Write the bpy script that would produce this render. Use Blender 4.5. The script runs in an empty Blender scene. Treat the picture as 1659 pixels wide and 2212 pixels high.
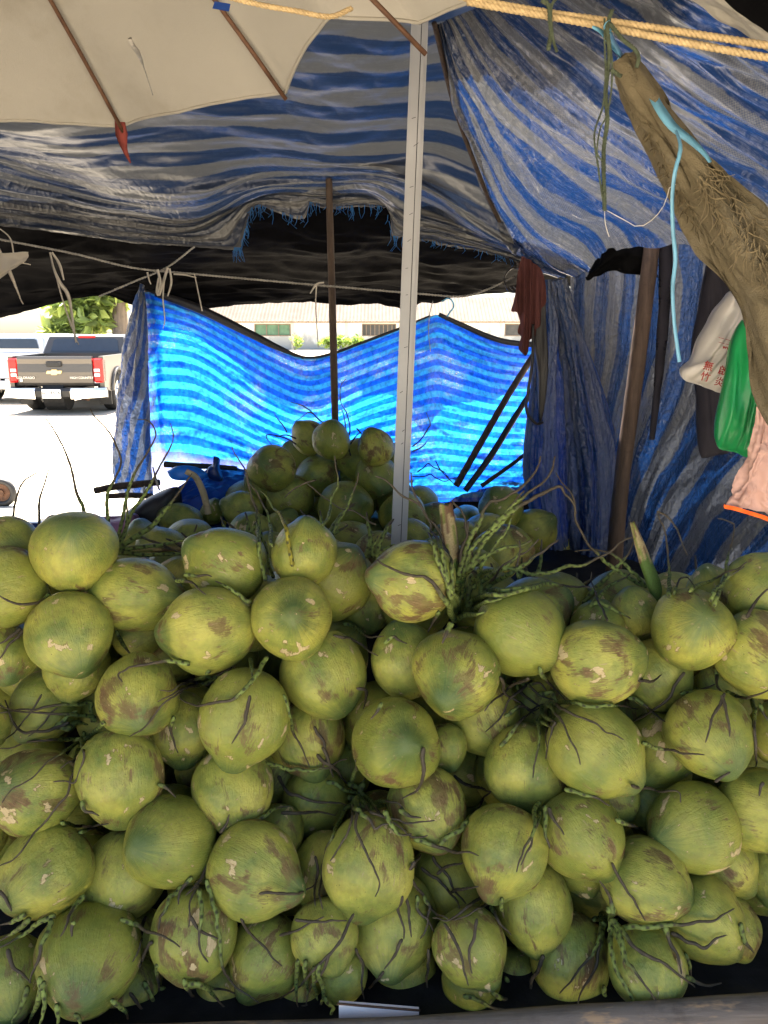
import bpy, math, random
import numpy as np
from mathutils import Vector, Matrix, noise

# ------------------------------------------------------------------ camera, sky, sun, exposure
SC = bpy.context.scene
COL = SC.collection
F = 1739.0                       # focal length in pixels of a 1659 x 2212 picture
CX, CY = 829.5, 1106.0
PITCH = math.radians(12.58)
CAMZ = 1.55
cp, sp = math.cos(PITCH), math.sin(PITCH)
cam = bpy.data.cameras.new('camera')
cam.sensor_fit = 'HORIZONTAL'; cam.sensor_width = 36.0; cam.lens = 36.0 * F / 1659.0
cam.clip_start = 0.02; cam.clip_end = 2000
cam_o = bpy.data.objects.new('camera', cam); COL.objects.link(cam_o)
cam_o.location = (0, 0, CAMZ); cam_o.rotation_euler = (math.pi / 2 - PITCH, 0, 0)
SC.camera = cam_o

SUN_EL, SUN_AZ = math.radians(66), math.radians(-14)      # azimuth from +Y (into the picture) towards +X
world = bpy.data.worlds.new('World'); SC.world = world; world.use_nodes = True
wn = world.node_tree; wn.nodes.clear()
sky = wn.nodes.new('ShaderNodeTexSky'); sky.sky_type = 'NISHITA'; sky.sun_disc = False
sky.sun_elevation = SUN_EL; sky.sun_rotation = SUN_AZ
sky.dust_density = 2.5; sky.air_density = 1.0; sky.ozone_density = 1.0
bg = wn.nodes.new('ShaderNodeBackground'); bg.inputs['Strength'].default_value = 0.05
wo = wn.nodes.new('ShaderNodeOutputWorld')
wn.links.new(sky.outputs[0], bg.inputs[0]); wn.links.new(bg.outputs[0], wo.inputs[0])
sl = bpy.data.lights.new('sun', 'SUN'); sl.energy = 5.0; sl.angle = math.radians(0.5); sl.color = (1.0, 0.95, 0.86)
sun = bpy.data.objects.new('sun', sl); COL.objects.link(sun)
sdir = Vector((math.sin(SUN_AZ) * math.cos(SUN_EL), math.cos(SUN_AZ) * math.cos(SUN_EL), math.sin(SUN_EL)))
sun.rotation_euler = sdir.to_track_quat('Z', 'Y').to_euler(); sun.location = (0, 20, 30)
SC.view_settings.view_transform = 'Standard'; SC.view_settings.look = 'None'
SC.view_settings.exposure = 3.5; SC.view_settings.gamma = 1.0
SC.render.engine = 'CYCLES'
SC.cycles.max_bounces = 8; SC.cycles.diffuse_bounces = 4; SC.cycles.glossy_bounces = 3; SC.cycles.transparent_max_bounces = 8

RNG = random.Random(7)

# ------------------------------------------------------------------ helpers
def ray(px, py):
    a, b = px - CX, CY - py
    return Vector((a, F * cp + b * sp, b * cp - F * sp))
def at(px, py, Y):
    d = ray(px, py)
    return Vector((0, 0, CAMZ)) + d * (Y / d.y)
def ats(px, py, s):                     # s = metres per pixel, i.e. distance along the optical axis / F
    return Vector((0, 0, CAMZ)) + ray(px, py) * s

def tag(o, label=None, cat=None, group=None, kind=None):
    if label: o['label'] = label
    if cat: o['category'] = cat
    if group: o['group'] = group
    if kind: o['kind'] = kind
    return o
def empty(name, loc=(0, 0, 0)):
    o = bpy.data.objects.new(name, None); COL.objects.link(o); o.location = loc; o.empty_display_size = .05
    return o
def mesh_obj(name, verts, faces, mat, parent=None, smooth=False, uv=None, col=None):
    me = bpy.data.meshes.new(name)
    me.from_pydata([tuple(v) for v in verts], [], [tuple(int(i) for i in f) for f in faces])
    if uv is not None:
        lay = me.uv_layers.new(name='UVMap')
        vi = np.empty(len(me.loops), dtype=np.int32); me.loops.foreach_get('vertex_index', vi)
        lay.data.foreach_set('uv', np.asarray(uv, dtype=np.float32)[vi].ravel())
    if col is not None:
        at_ = me.color_attributes.new(name='col', type='FLOAT_COLOR', domain='POINT')
        at_.data.foreach_set('color', np.asarray(col, dtype=np.float32).ravel())
    if smooth: me.polygons.foreach_set('use_smooth', [True] * len(me.polygons))
    if mat: me.materials.append(mat)
    me.update()
    o = bpy.data.objects.new(name, me); COL.objects.link(o)
    if parent is not None:
        o.parent = parent
        o.matrix_parent_inverse = Matrix.Translation(-Vector(parent.location))
    return o

class MB:
    """collects boxes, tubes and prisms, builds ONE mesh"""
    def __init__(s): s.v = []; s.f = []
    def add(s, v, f):
        n = len(s.v); s.v += [tuple(p) for p in v]; s.f += [tuple(i + n for i in q) for q in f]; return s
    def box(s, c, d, rot=None, bevel=0.0):
        hx, hy, hz = d[0] / 2, d[1] / 2, d[2] / 2
        if bevel > 0:
            b = min(bevel, hx * .9, hy * .9, hz * .9)
            vs = []
            for sx in (-1, 1):
                for sy in (-1, 1):
                    for sz in (-1, 1):
                        vs += [(sx * hx, sy * (hy - b), sz * (hz - b)), (sx * (hx - b), sy * hy, sz * (hz - b)), (sx * (hx - b), sy * (hy - b), sz * hz)]
            import bmesh
            bm = bmesh.new()
            for v in vs: bm.verts.new(v)
            r = bmesh.ops.convex_hull(bm, input=list(bm.verts))
            bm.verts.index_update()
            vv = [v.co.copy() for v in bm.verts]; ff = [[v.index for v in f.verts] for f in bm.faces]; bm.free()
        else:
            vv = [Vector((x, y, z)) for x in (-hx, hx) for y in (-hy, hy) for z in (-hz, hz)]
            ff = [(0, 1, 3, 2), (4, 6, 7, 5), (0, 4, 5, 1), (2, 3, 7, 6), (0, 2, 6, 4), (1, 5, 7, 3)]
        c = Vector(c)
        if rot is not None: vv = [rot @ v for v in vv]
        return s.add([v + c for v in vv], ff)
    def tube(s, path, rad, seg=8, cap=True):
        v, f = tube_arrays(path, rad, seg, cap); return s.add(v, f)
    def prism(s, pts, axis, d0, d1):
        """pts: 2-D outline; axis 'x','y','z' = extrusion axis"""
        n = len(pts)
        def mk(p, d): return {'x': (d, p[0], p[1]), 'y': (p[0], d, p[1]), 'z': (p[0], p[1], d)}[axis]
        v = [mk(p, d0) for p in pts] + [mk(p, d1) for p in pts]
        f = [tuple(range(n)), tuple(range(2 * n - 1, n - 1, -1))] + [(i, (i + 1) % n, n + (i + 1) % n, n + i) for i in range(n)]
        return s.add(v, f)
    def build(s, name, mat, parent=None, smooth=False, xf=None):
        v = s.v if xf is None else [xf @ Vector(p) for p in s.v]
        return mesh_obj(name, v, s.f, mat, parent, smooth)

def frames(path):
    P = [Vector(p) for p in path]; n = len(P); T = []
    for i in range(n):
        t = P[min(i + 1, n - 1)] - P[max(i - 1, 0)]
        T.append(t.normalized() if t.length > 1e-9 else Vector((0, 0, 1)))
    u = T[0].orthogonal().normalized(); out = []
    for i in range(n):
        u = (u - T[i] * u.dot(T[i]))
        u = u.normalized() if u.length > 1e-6 else T[i].orthogonal().normalized()
        out.append((P[i], u.copy(), T[i].cross(u)))
    return out
def tube_arrays(path, rad, seg=8, cap=True):
    fr = frames(path); n = len(fr); v = []; f = []
    rad = rad if hasattr(rad, '__len__') else [rad] * n
    for i, (p, a, b) in enumerate(fr):
        for j in range(seg):
            t = 2 * math.pi * j / seg
            v.append(p + (a * math.cos(t) + b * math.sin(t)) * rad[i])
    for i in range(n - 1):
        for j in range(seg):
            f.append((i * seg + j, i * seg + (j + 1) % seg, (i + 1) * seg + (j + 1) % seg, (i + 1) * seg + j))
    if cap:
        f.append(tuple(range(seg))[::-1]); f.append(tuple((n - 1) * seg + j for j in range(seg)))
    return v, f
def crom(P, n):
    """Catmull-Rom through the points, n+1 samples, even in length"""
    P = np.array([tuple(p) for p in P], dtype=float)
    if len(P) == 1: return np.repeat(P, n + 1, 0)
    Q = np.vstack([2 * P[0] - P[1], P, 2 * P[-1] - P[-2]])
    out = []
    for i in range(len(P) - 1):
        p0, p1, p2, p3 = Q[i], Q[i + 1], Q[i + 2], Q[i + 3]
        for t in np.linspace(0, 1, 12, endpoint=False):
            out.append(.5 * ((2 * p1) + (-p0 + p2) * t + (2 * p0 - 5 * p1 + 4 * p2 - p3) * t * t + (-p0 + 3 * p1 - 3 * p2 + p3) * t ** 3))
    out.append(P[-1]); out = np.array(out)
    L = np.concatenate([[0], np.cumsum(np.linalg.norm(np.diff(out, axis=0), axis=1))])
    if L[-1] < 1e-9: return np.repeat(P[:1], n + 1, 0)
    tt = np.linspace(0, L[-1], n + 1)
    return np.stack([np.interp(tt, L, out[:, k]) for k in range(P.shape[1])], 1)
def cromu(P, n):
    """Catmull-Rom, samples even in parameter (keeps rows matched)"""
    P = np.asarray(P, dtype=float); m = len(P)
    Q = np.concatenate([[2 * P[0] - P[1]], P, [2 * P[-1] - P[-2]]])
    out = []
    for k in range(n + 1):
        x = k / n * (m - 1); i = min(int(x), m - 2); t = x - i
        p0, p1, p2, p3 = Q[i], Q[i + 1], Q[i + 2], Q[i + 3]
        out.append(.5 * ((2 * p1) + (-p0 + p2) * t + (2 * p0 - 5 * p1 + 4 * p2 - p3) * t * t + (-p0 + 3 * p1 - 3 * p2 + p3) * t ** 3))
    return np.array(out)
def fbm(x, y, z, o=3):
    a, s = 0., 1.
    for _ in range(o):
        a += s * noise.noise((x, y, z)); x *= 2.03; y *= 2.03; z += 7.3; s *= .5
    return a
def sheet(name, rows, nu, nv, mat, uvs=(1, 1), wr=(), parent=None, world=False, post=None, drop=None, shear=0.):
    """cloth: rows of (px,py,Y); u along a row, v from row to row. wr: (amplitude, fu, fv, seed, ridged)"""
    R = [crom([p if world else at(*p) for p in r], nu) for r in rows]
    G = cromu(np.array(R), nv)                       # (nv+1, nu+1, 3)
    gu = np.gradient(G, axis=1); gv = np.gradient(G, axis=0)
    N = np.cross(gu, gv); N /= (np.linalg.norm(N, axis=2, keepdims=True) + 1e-12)
    D = np.zeros(G.shape[:2])
    for (amp, fu, fv, seed, rid) in wr:
        for i in range(nv + 1):
            for j in range(nu + 1):
                u, v = j / nu, i / nv
                w = noise.noise((u * 3 + seed, v * 3, seed * 1.7)) * .6
                q = noise.noise((u * fu + w, v * fv + w, seed)) + .5 * noise.noise((u * fu * 2.1, v * fv * 2.1 + w, seed + 5))
                D[i, j] += amp * ((1 - 2 * abs(q)) if rid else q)
    G = G + N * D[..., None]
    if post is not None: G = post(G)
    verts = G.reshape(-1, 3)
    uv = [(j / nu * uvs[0], i / nv * uvs[1] + shear * j / nu) for i in range(nv + 1) for j in range(nu + 1)]
    fs = []
    for i in range(nv):
        for j in range(nu):
            if drop is not None and drop(j / nu, i / nv): continue
            a = i * (nu + 1) + j
            fs.append((a, a + 1, a + nu + 2, a + nu + 1))
    return mesh_obj(name, verts, fs, mat, parent, True, uv=uv)
def pouch(name, outline, Y, thick, mat, parent=None, wr=.004, seed=1, n=64, rings=14, fold=(0, 0)):
    """a filled, slightly puffed bag or hanging cloth: outline in pixels (star shaped about its centroid)"""
    P = crom([(x, y, 0) for x, y in outline + outline[:1]], n)[:-1, :2]
    c = P.mean(0); V = []; Fs = []
    Yf = Y if callable(Y) else (lambda x, y: Y)
    for side in (-1, 1):
        for k in range(rings + 1):
            r = k / rings
            for j in range(n):
                q = c + (P[j] - c) * r
                w = at(q[0], q[1], Yf(q[0], q[1]))
                t = thick * math.sqrt(max(0, 1 - r ** 3))
                a = q[0] * fold[0] + q[1] * fold[1]
                d = wr * (noise.noise((a, q[1] * .004, seed)) * 2 + noise.noise((q[0] * .03, q[1] * .012, seed + 3))) * (1 if r < 1 else 1)
                w.y += side * t + d
                V.append(w)
    m = (rings + 1) * n
    for s_ in (0, 1):
        for k in range(rings):
            for j in range(n):
                a = s_ * m + k * n + j; b = s_ * m + k * n + (j + 1) % n
                q = (a, b, b + n, a + n)
                Fs.append(q if s_ else q[::-1])
    for j in range(n):
        a = rings * n + j; b = rings * n + (j + 1) % n
        Fs.append((a, b, b + m, a + m))
    return mesh_obj(name, V, Fs, mat, parent, True)
def rope(name, pts, r, mat, parent=None, strands=3, pitch=.02, Y=None, step=.004):
    P = [at(*p) for p in pts] if Y is None else [at(p[0], p[1], Y) for p in pts]
    L = sum((P[i + 1] - P[i]).length for i in range(len(P) - 1))
    n = max(8, int(L / step)); path = crom(P, n); fr = frames(path); mb = MB()
    for k in range(strands):
        q = []
        for i, (p, a, b) in enumerate(fr):
            t = 2 * math.pi * (i * L / n / pitch + k / strands)
            q.append(p + (a * math.cos(t) + b * math.sin(t)) * r * .5)
        mb.tube(q, r * .58, 6)
    return mb.build(name, mat, parent, True)
def cord(name, pts, r, mat, parent=None, Y=None, seg=6, jit=0.0, n=None, flat=None):
    P = [at(*p) for p in pts] if Y is None else [at(p[0], p[1], Y) for p in pts]
    L = sum((P[i + 1] - P[i]).length for i in range(len(P) - 1))
    n = n or max(6, int(L / .012)); path = crom(P, n)
    if jit:
        path = [Vector(p) + Vector([noise.noise((i * .37, k * 9.1, L * 7)) * jit for k in range(3)]) for i, p in enumerate(path)]
    rr = [r * (1 if not hasattr(r, '__len__') else 1)] * (n + 1) if not hasattr(r, '__len__') else list(np.interp(np.linspace(0, 1, n + 1), np.linspace(0, 1, len(r)), r))
    mb = MB(); mb.tube(path, rr, seg)
    return mb.build(name, mat, parent, True)
def ribbon(name, pts, w, mat, parent=None, Y=None, twist=0.0):
    """plastic tape: a flat strip with a little thickness"""
    P = [at(*p) for p in pts] if Y is None else [at(p[0], p[1], Y) for p in pts]
    L = sum((P[i + 1] - P[i]).length for i in range(len(P) - 1))
    n = max(8, int(L / .01)); path = crom(P, n); V = []; Fs = []
    ws = list(np.interp(np.linspace(0, 1, n + 1), np.linspace(0, 1, len(w)), w)) if hasattr(w, '__len__') else [w] * (n + 1)
    for i, (p, a, b) in enumerate(frames(path)):
        t = p - Vector(path[max(0, i - 1)]) if i else Vector(path[1]) - p
        side = t.cross(Vector((0, 1, 0))); side = side.normalized() if side.length > 1e-7 else a
        nrm = Vector((0, -1, 0)); th = twist * i / n * 6.28 + .5 * noise.noise((i * .1, L, 3))
        side = side * math.cos(th) + nrm * math.sin(th); nn = side.cross(t.normalized())
        bow = .18 * ws[i]
        for q in (side * ws[i] / 2, nn * (bow + .0004), -side * ws[i] / 2, nn * (bow - .0004)): V.append(p + q)
    for i in range(n):
        for j in range(4):
            Fs.append((i * 4 + j, i * 4 + (j + 1) % 4, i * 4 + 4 + (j + 1) % 4, i * 4 + 4 + j))
    return mesh_obj(name, V, Fs, mat, parent, True)

# ------------------------------------------------------------------ materials
class NT:
    def __init__(s, name):
        s.m = bpy.data.materials.new(name); s.m.use_nodes = True; s.t = s.m.node_tree; s.t.nodes.clear()
        s.out = s.t.nodes.new('ShaderNodeOutputMaterial')
    def n(s, typ, ins=None, **props):
        nd = s.t.nodes.new('ShaderNode' + typ)
        for k, v in props.items(): setattr(nd, k, v)
        for k, v in (ins or {}).items():
            sk = nd.inputs[k]
            if isinstance(v, bpy.types.NodeSocket): s.t.links.new(v, sk)
            elif isinstance(v, bpy.types.Node): s.t.links.new(v.outputs[0], sk)
            else: sk.default_value = v
        return nd
    def math(s, op, a, b=None, c=None):
        d = {0: a}
        if b is not None: d[1] = b
        if c is not None: d[2] = c
        return s.n('Math', d, operation=op).outputs[0]
    def ramp(s, fac, stops, interp='LINEAR'):
        nd = s.n('ValToRGB', {0: fac}); r = nd.color_ramp; r.interpolation = interp
        while len(r.elements) < len(stops): r.elements.new(.5)
        for e, (p, c) in zip(r.elements, stops):
            e.position = p; e.color = c if len(c) == 4 else (*c, 1)
        return nd.outputs[0]
    def maprange(s, v, a, b, c=0., d=1.):
        return s.n('MapRange', {0: v, 1: a, 2: b, 3: c, 4: d}).outputs[0]
    def mix(s, fac, a, b, mode='MIX'):
        nd = s.n('Mix', data_type='RGBA', blend_type=mode)
        for sk, v in ((nd.inputs[0], fac), (nd.inputs[6], a), (nd.inputs[7], b)):
            if isinstance(v, bpy.types.NodeSocket): s.t.links.new(v, sk)
            else: sk.default_value = v if not isinstance(v, tuple) else ((*v, 1) if len(v) == 3 else v)
        return nd.outputs[2]
    def noise(s, vec, scale, detail=3, rough=.55, dist=0., dims='3D'):
        return s.n('TexNoise', {'Vector': vec, 'Scale': scale, 'Detail': detail, 'Roughness': rough, 'Distortion': dist}, noise_dimensions=dims).outputs[0]
    def scale(s, vec, sc):
        return s.n('Mapping', {0: vec, 'Scale': sc}).outputs[0]
    def bump(s, h, strength=.3, dist=.01, nrm=None):
        d = {'Height': h, 'Strength': strength, 'Distance': dist}
        if nrm is not None: d['Normal'] = nrm
        return s.n('Bump', d).outputs[0]
    def bsdf(s, col, rough=.6, spec=.5, nrm=None, **extra):
        d = {'Base Color': col if isinstance(col, bpy.types.NodeSocket) else ((*col, 1) if len(col) == 3 else col), 'Roughness': rough, 'Specular IOR Level': spec}
        if nrm is not None: d['Normal'] = nrm
        d.update(extra)
        return s.n('BsdfPrincipled', d).outputs[0]
    def done(s, sh): s.t.links.new(sh, s.out.inputs[0]); return s.m

def simple(name, col, rough=.6, spec=.4, metal=0., var=.25, scale=12., bump=.15, bscale=60., translucent=None, tfac=.35, dirt=None):
    t = NT(name); co = t.n('TexCoord').outputs['Object']
    n1 = t.noise(co, scale, 4)
    dark = tuple(c * (1 - var) for c in col); lite = tuple(min(1, c * (1 + var)) for c in col)
    c = t.mix(t.maprange(n1, .3, .7), dark, lite)
    if dirt:
        c = t.mix(t.maprange(t.noise(co, scale * .6, 6, .7), .5, .68), c, dirt)
    b = t.bump(t.noise(co, bscale, 4), bump, .005)
    s = t.bsdf(c, rough, spec, b, Metallic=metal)
    if translucent:
        tr = t.n('BsdfTranslucent', {0: (*translucent, 1), 1: b}).outputs[0]
        s = t.n('MixShader', {0: tfac, 1: s, 2: tr}).outputs[0]
    return t.done(s)

def tarp(name, blue, white, tb, tw, tfac=.35, rough=.35, warp=.12, weave=0., crinkle=.5, holes=0., fold=(5., 60.), bfrac=.5, cscale=1., wear=0., scuff_glint=0., mottle=0., jag=.06, czone=None):
    """woven striped sheeting: UV.y counts stripe pairs"""
    t = NT(name); uv = t.n('TexCoord').outputs['UV']; co = t.n('TexCoord').outputs['Object']
    sx = t.n('SeparateXYZ', {0: uv}); u, v = sx.outputs[0], sx.outputs[1]
    w = t.noise(co, 3.0, 3, .5)
    v2 = t.math('ADD', v, t.math('MULTIPLY', t.math('SUBTRACT', w, .5), warp))
    v2 = t.math('ADD', v2, t.math('MULTIPLY', t.math('SUBTRACT', t.noise(co, 90, 2), .5), jag))
    fr = t.math('FRACT', t.math('ADD', v2, 100.0))
    tri = t.math('ABSOLUTE', t.math('SUBTRACT', fr, .5))            # 0..0.5, blue where < bfrac/2
    mask = t.maprange(tri, bfrac / 2 - .012, bfrac / 2 + .012)      # 0 blue, 1 white
    if weave:
        ck = t.n('TexChecker', {'Vector': uv, 'Scale': weave}).outputs['Fac']
        wk = t.maprange(t.noise(co, 2.2, 3), .42, .58)
        mask_w = t.math('MULTIPLY', mask, t.math('SUBTRACT', 1.0, t.math('MULTIPLY', t.math('MULTIPLY', ck, .55), wk)))
    else: mask_w = mask
    grime = t.maprange(t.noise(co, 5, 5, .65), .3, .75, .7, 1.08)
    c = t.mix(mask_w, blue, white)
    c = t.mix(1.0, c, t.n('CombineXYZ', {0: grime, 1: grime, 2: grime}).outputs[0], 'MULTIPLY')
    if scuff_glint:  # pale wear along the creases that also paints in their silvery glints
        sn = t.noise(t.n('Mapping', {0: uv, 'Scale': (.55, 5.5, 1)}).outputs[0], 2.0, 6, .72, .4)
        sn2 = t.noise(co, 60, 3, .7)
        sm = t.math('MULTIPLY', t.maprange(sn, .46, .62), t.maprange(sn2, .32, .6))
        c = t.mix(t.math('MULTIPLY', sm, scuff_glint), c, (.46, .46, .48))
    ct = t.mix(mask_w, tb, tw)
    if mottle:
        mn = t.maprange(t.noise(t.n('Mapping', {0: uv, 'Scale': (5., .7, 1)}).outputs[0], 3.0, 5, .7, .2), .36, .64, 1 - mottle, 1 + mottle)
        ct = t.mix(1.0, ct, t.n('CombineXYZ', {0: mn, 1: mn, 2: mn}).outputs[0], 'MULTIPLY')
    cr = t.noise(t.scale(co, (1, 1, 1)), 28 * cscale, 5, .7, 1.2)
    vor = t.n('TexVoronoi', {'Vector': t.n('Mapping', {0: co, 'Scale': (1.2, 1.2, .7)}).outputs[0], 'Scale': 34 * cscale}, feature='DISTANCE_TO_EDGE').outputs[0]
    h = t.math('ADD', cr, t.math('MULTIPLY', t.math('MINIMUM', vor, .25), 1.2))
    if czone:
        zn = t.maprange(t.math('ADD', v, t.math('MULTIPLY', t.math('SUBTRACT', t.noise(co, 2.5, 3), .5), 3.0)), czone[0], czone[1], .12, 1.0)
        h = t.math('MULTIPLY', h, zn)
    b = t.bump(h, crinkle, .022)
    fine = t.bump(t.noise(co, 160, 2), .06, .002, b)
    sh = t.bsdf(c, rough, .75, fine)
    tr = t.n('BsdfTranslucent', {0: ct, 1: b}).outputs[0]
    sh = t.n('MixShader', {0: tfac, 1: sh, 2: tr}).outputs[0]
    if holes:
        hs = t.noise(t.scale(uv, (fold[0], fold[1], 1)), 6., 4, .7)
        hm = t.math('MULTIPLY', t.maprange(hs, .58, .66), t.math('ADD', t.math('MULTIPLY', mask, .75), .25))
        hm = t.math('MULTIPLY', hm, t.maprange(t.noise(co, 4.5, 3), .50, .60))
        if wear:
            wz = t.maprange(t.math('ADD', v, t.math('MULTIPLY', t.noise(co, 4, 3), 3.0)), wear, wear + 2.0)
            st = t.maprange(t.noise(t.scale(uv, (fold[0] * 4, fold[1] * .8, 1)), 8., 4, .75), .38, .6)
            wz = t.math('MULTIPLY', wz, t.maprange(u, 3.4, 2.2))
            hm = t.math('MAXIMUM', hm, t.math('MULTIPLY', t.math('MULTIPLY', wz, st), .85))
        hm = t.math('MINIMUM', t.math('MULTIPLY', hm, holes), 1.0)
        sh = t.n('MixShader', {0: hm, 1: sh, 2: t.n('BsdfTransparent').outputs[0]}).outputs[0]
    return t.done(sh)

def coconut_mat():
    t = NT('coconut_husk'); tc = t.n('TexCoord'); co = tc.outputs['Object']
    rnd = t.n('ObjectInfo').outputs['Random']
    off = t.n('CombineXYZ', {0: t.math('MULTIPLY', rnd, 91.0), 1: t.math('MULTIPLY', rnd, 37.0), 2: t.math('MULTIPLY', rnd, 53.0)}).outputs[0]
    p = t.n('VectorMath', {0: co, 1: off}, operation='ADD').outputs[0]
    sx = t.n('SeparateXYZ', {0: co}); z = sx.outputs[2]
    ang = t.math('ARCTAN2', sx.outputs[1], sx.outputs[0])
    # husk colour: yellow green body, dull olive blotches, blue green streaks round the tip
    n1 = t.noise(p, 1.1, 4, .6); n2 = t.noise(p, 3.5, 5, .65)
    c = t.ramp(n1, [(.32, (.150, .195, .040)), (.46, (.280, .300, .055)), (.62, (.43, .400, .074))])
    hue = t.math('FRACT', t.math('MULTIPLY', rnd, 17.31))
    c = t.mix(t.maprange(hue, .45, 1., 0., .55), c, (.18, .215, .035))
    c = t.mix(t.maprange(n2, .48, .7, 0., .5), c, (.20, .175, .042))
    radial = t.n('CombineXYZ', {0: t.math('MULTIPLY', t.math('COSINE', ang), 2.2), 1: t.math('MULTIPLY', t.math('SINE', ang), 2.2), 2: t.math('MULTIPLY', rnd, 40.)}).outputs[0]
    streak = t.noise(radial, 3.0, 5, .7)
    tip = t.math('ADD', z, t.math('MULTIPLY', t.math('SUBTRACT', streak, .5), .55))
    c = t.mix(t.maprange(tip, .70, 1.05, 0., .8), c, (.062, .115, .036))
    stem = t.maprange(t.math('MULTIPLY', tip, -1.), .75, 1.05, 0., .6)
    c = t.mix(stem, c, (.13, .14, .05))
    # long fibres: fine meridian grain
    fib = t.noise(t.n('CombineXYZ', {0: t.math('MULTIPLY', ang, 9.), 1: t.math('MULTIPLY', z, 1.2), 2: t.math('MULTIPLY', rnd, 60.)}).outputs[0], 3.0, 4, .7)
    c = t.mix(t.maprange(fib, .5, .8, 0., .15), c, (.12, .15, .04))
    # large brown scars, torn along the grain
    ps = t.n('VectorMath', {0: t.scale(co, (1.25, 1.25, .8)), 1: off}, operation='ADD').outputs[0]
    amt = t.math('FRACT', t.math('MULTIPLY', rnd, 29.7))
    big = t.math('ADD', t.noise(ps, 1.35, 5, .58, .4), t.math('MULTIPLY', t.math('SUBTRACT', fib, .5), .36))
    th = t.maprange(t.math('POWER', amt, 1.6), 0., 1., .655, .545)
    e = t.math('SUBTRACT', big, th)
    scar = t.math('MULTIPLY', t.maprange(e, -.022, .05), t.maprange(t.noise(p, 2.1, 3), .3, .6, .45, 1.))
    fibc = t.ramp(fib, [(.3, (.065, .030, .015)), (.55, (.145, .072, .036)), (.8, (.33, .20, .11))])
    c = t.mix(t.math('MULTIPLY', t.maprange(e, -.035, .0), .45), c, (.16, .13, .04))
    c = t.mix(t.math('MULTIPLY', scar, .85), c, fibc)
    # pale tan chips with brown rims
    chn = t.math('ADD', t.noise(ps, 2.3, 4, .55, .35), t.math('MULTIPLY', t.math('SUBTRACT', fib, .5), .10))
    gate = t.math('SUBTRACT', t.math('MULTIPLY', t.maprange(t.noise(p, .95, 2), .46, .54), 1.3), t.math('MULTIPLY', t.math('FRACT', t.math('MULTIPLY', rnd, 51.3)), 1.1))
    ce = t.math('SUBTRACT', t.math('ADD', chn, t.math('MULTIPLY', gate, .05)), .675)
    c = t.mix(t.math('MULTIPLY', t.maprange(ce, -.018, .0), .8), c, (.17, .10, .035))
    chip = t.maprange(ce, .0, .008)
    c = t.mix(chip, c, t.ramp(fib, [(.3, (.42, .31, .15)), (.7, (.60, .49, .27))]))
    # thin scratches and dark specks
    ln = t.noise(t.n('VectorMath', {0: t.scale(co, (7, 7, 1.1)), 1: off}, operation='ADD').outputs[0], 2.2, 3, .5, .7)
    c = t.mix(t.math('MULTIPLY', t.maprange(ln, .685, .70), .7), c, (.34, .25, .13))
    vo = t.n('TexVoronoi', {'Vector': p, 'Scale': 7.5}).outputs['Distance']
    vc = t.n('TexVoronoi', {'Vector': p, 'Scale': 7.5}).outputs['Color']
    sp_ = t.math('MULTIPLY', t.maprange(vo, .10, .06), t.maprange(t.n('SeparateColor', {0: vc}).outputs[0], .58, .62))
    c = t.mix(t.math('MULTIPLY', sp_, .8), c, (.05, .03, .015))
    dust = t.maprange(t.noise(p, 10, 5, .75), .55, .8, 0., .18)
    c = t.mix(dust, c, (.15, .13, .07))
    h = t.math('ADD', t.math('MULTIPLY', fib, .25), t.math('MULTIPLY', t.math('ADD', scar, chip), -.35))
    b = t.bump(t.math('ADD', h, t.math('MULTIPLY', t.noise(p, 9, 4), .3)), .35, .035)
    rough = t.math('ADD', .36, t.math('MULTIPLY', t.math('MAXIMUM', scar, chip), .35))
    return t.done(t.bsdf(c, rough, .38, b))

def attr_mat(name, rough=.65, spec=.3):
    t = NT(name); a = t.n('Attribute', attribute_name='col').outputs['Color']; co = t.n('TexCoord').outputs['Object']
    c = t.mix(t.maprange(t.noise(co, 260, 3), .4, .75, 0., .45), a, (.06, .045, .02))
    return t.done(t.bsdf(c, rough, spec, t.bump(t.noise(co, 420, 3), .4, .002)))

def wood(name, c1, c2, rough=.75, sc=(30, 30, 3), knots=None):
    t = NT(name); co = t.n('TexCoord').outputs['Object']
    n = t.noise(t.scale(co, sc), 1.5, 6, .65, .6)
    c = t.ramp(n, [(.3, c1), (.7, c2)])
    if knots: c = t.mix(t.maprange(t.noise(t.scale(co, (4, 14, 14)), 1., 5, .7), .56, .63), c, knots)
    c = t.mix(t.maprange(t.noise(co, 9, 5, .7), .55, .7, 0, .5), c, tuple(x * .5 for x in c1))
    return t.done(t.bsdf(c, rough, .25, t.bump(n, .5, .006)))

M = {}
M['husk'] = coconut_mat()
M['strand'] = attr_mat('flower_stalk')
M['roof_tarp'] = tarp('roof_tarp_mat', (.008, .016, .038), (.076, .076, .077), (.003, .008, .022), (.024, .025, .027), tfac=.14, rough=.35, warp=.35, weave=0, crinkle=.28, cscale=.8, scuff_glint=.06, czone=(13.5, 15.5))
M['side_tarp'] = tarp('side_tarp_mat', (.010, .030, .090), (.135, .138, .145), (.004, .022, .085), (.05, .053, .06), tfac=.16, rough=.21, warp=.25, weave=34., crinkle=.42, cscale=1.0, scuff_glint=.35, czone=(3.2, 5.5))
M['wall_tarp'] = tarp('wall_tarp_mat', (.009, .019, .047), (.080, .081, .084), (.006, .028, .10), (.055, .06, .075), tfac=.15, rough=.2, warp=.5, weave=0., crinkle=.6, cscale=1.0, scuff_glint=.15)
M['curtain_tarp'] = tarp('curtain_tarp_mat', (.014, .050, .165), (.085, .11, .185), (.008, .06, .26), (.075, .125, .24), tfac=.3, rough=.24, warp=.4, crinkle=.5, cscale=1.0, scuff_glint=.25)
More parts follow.
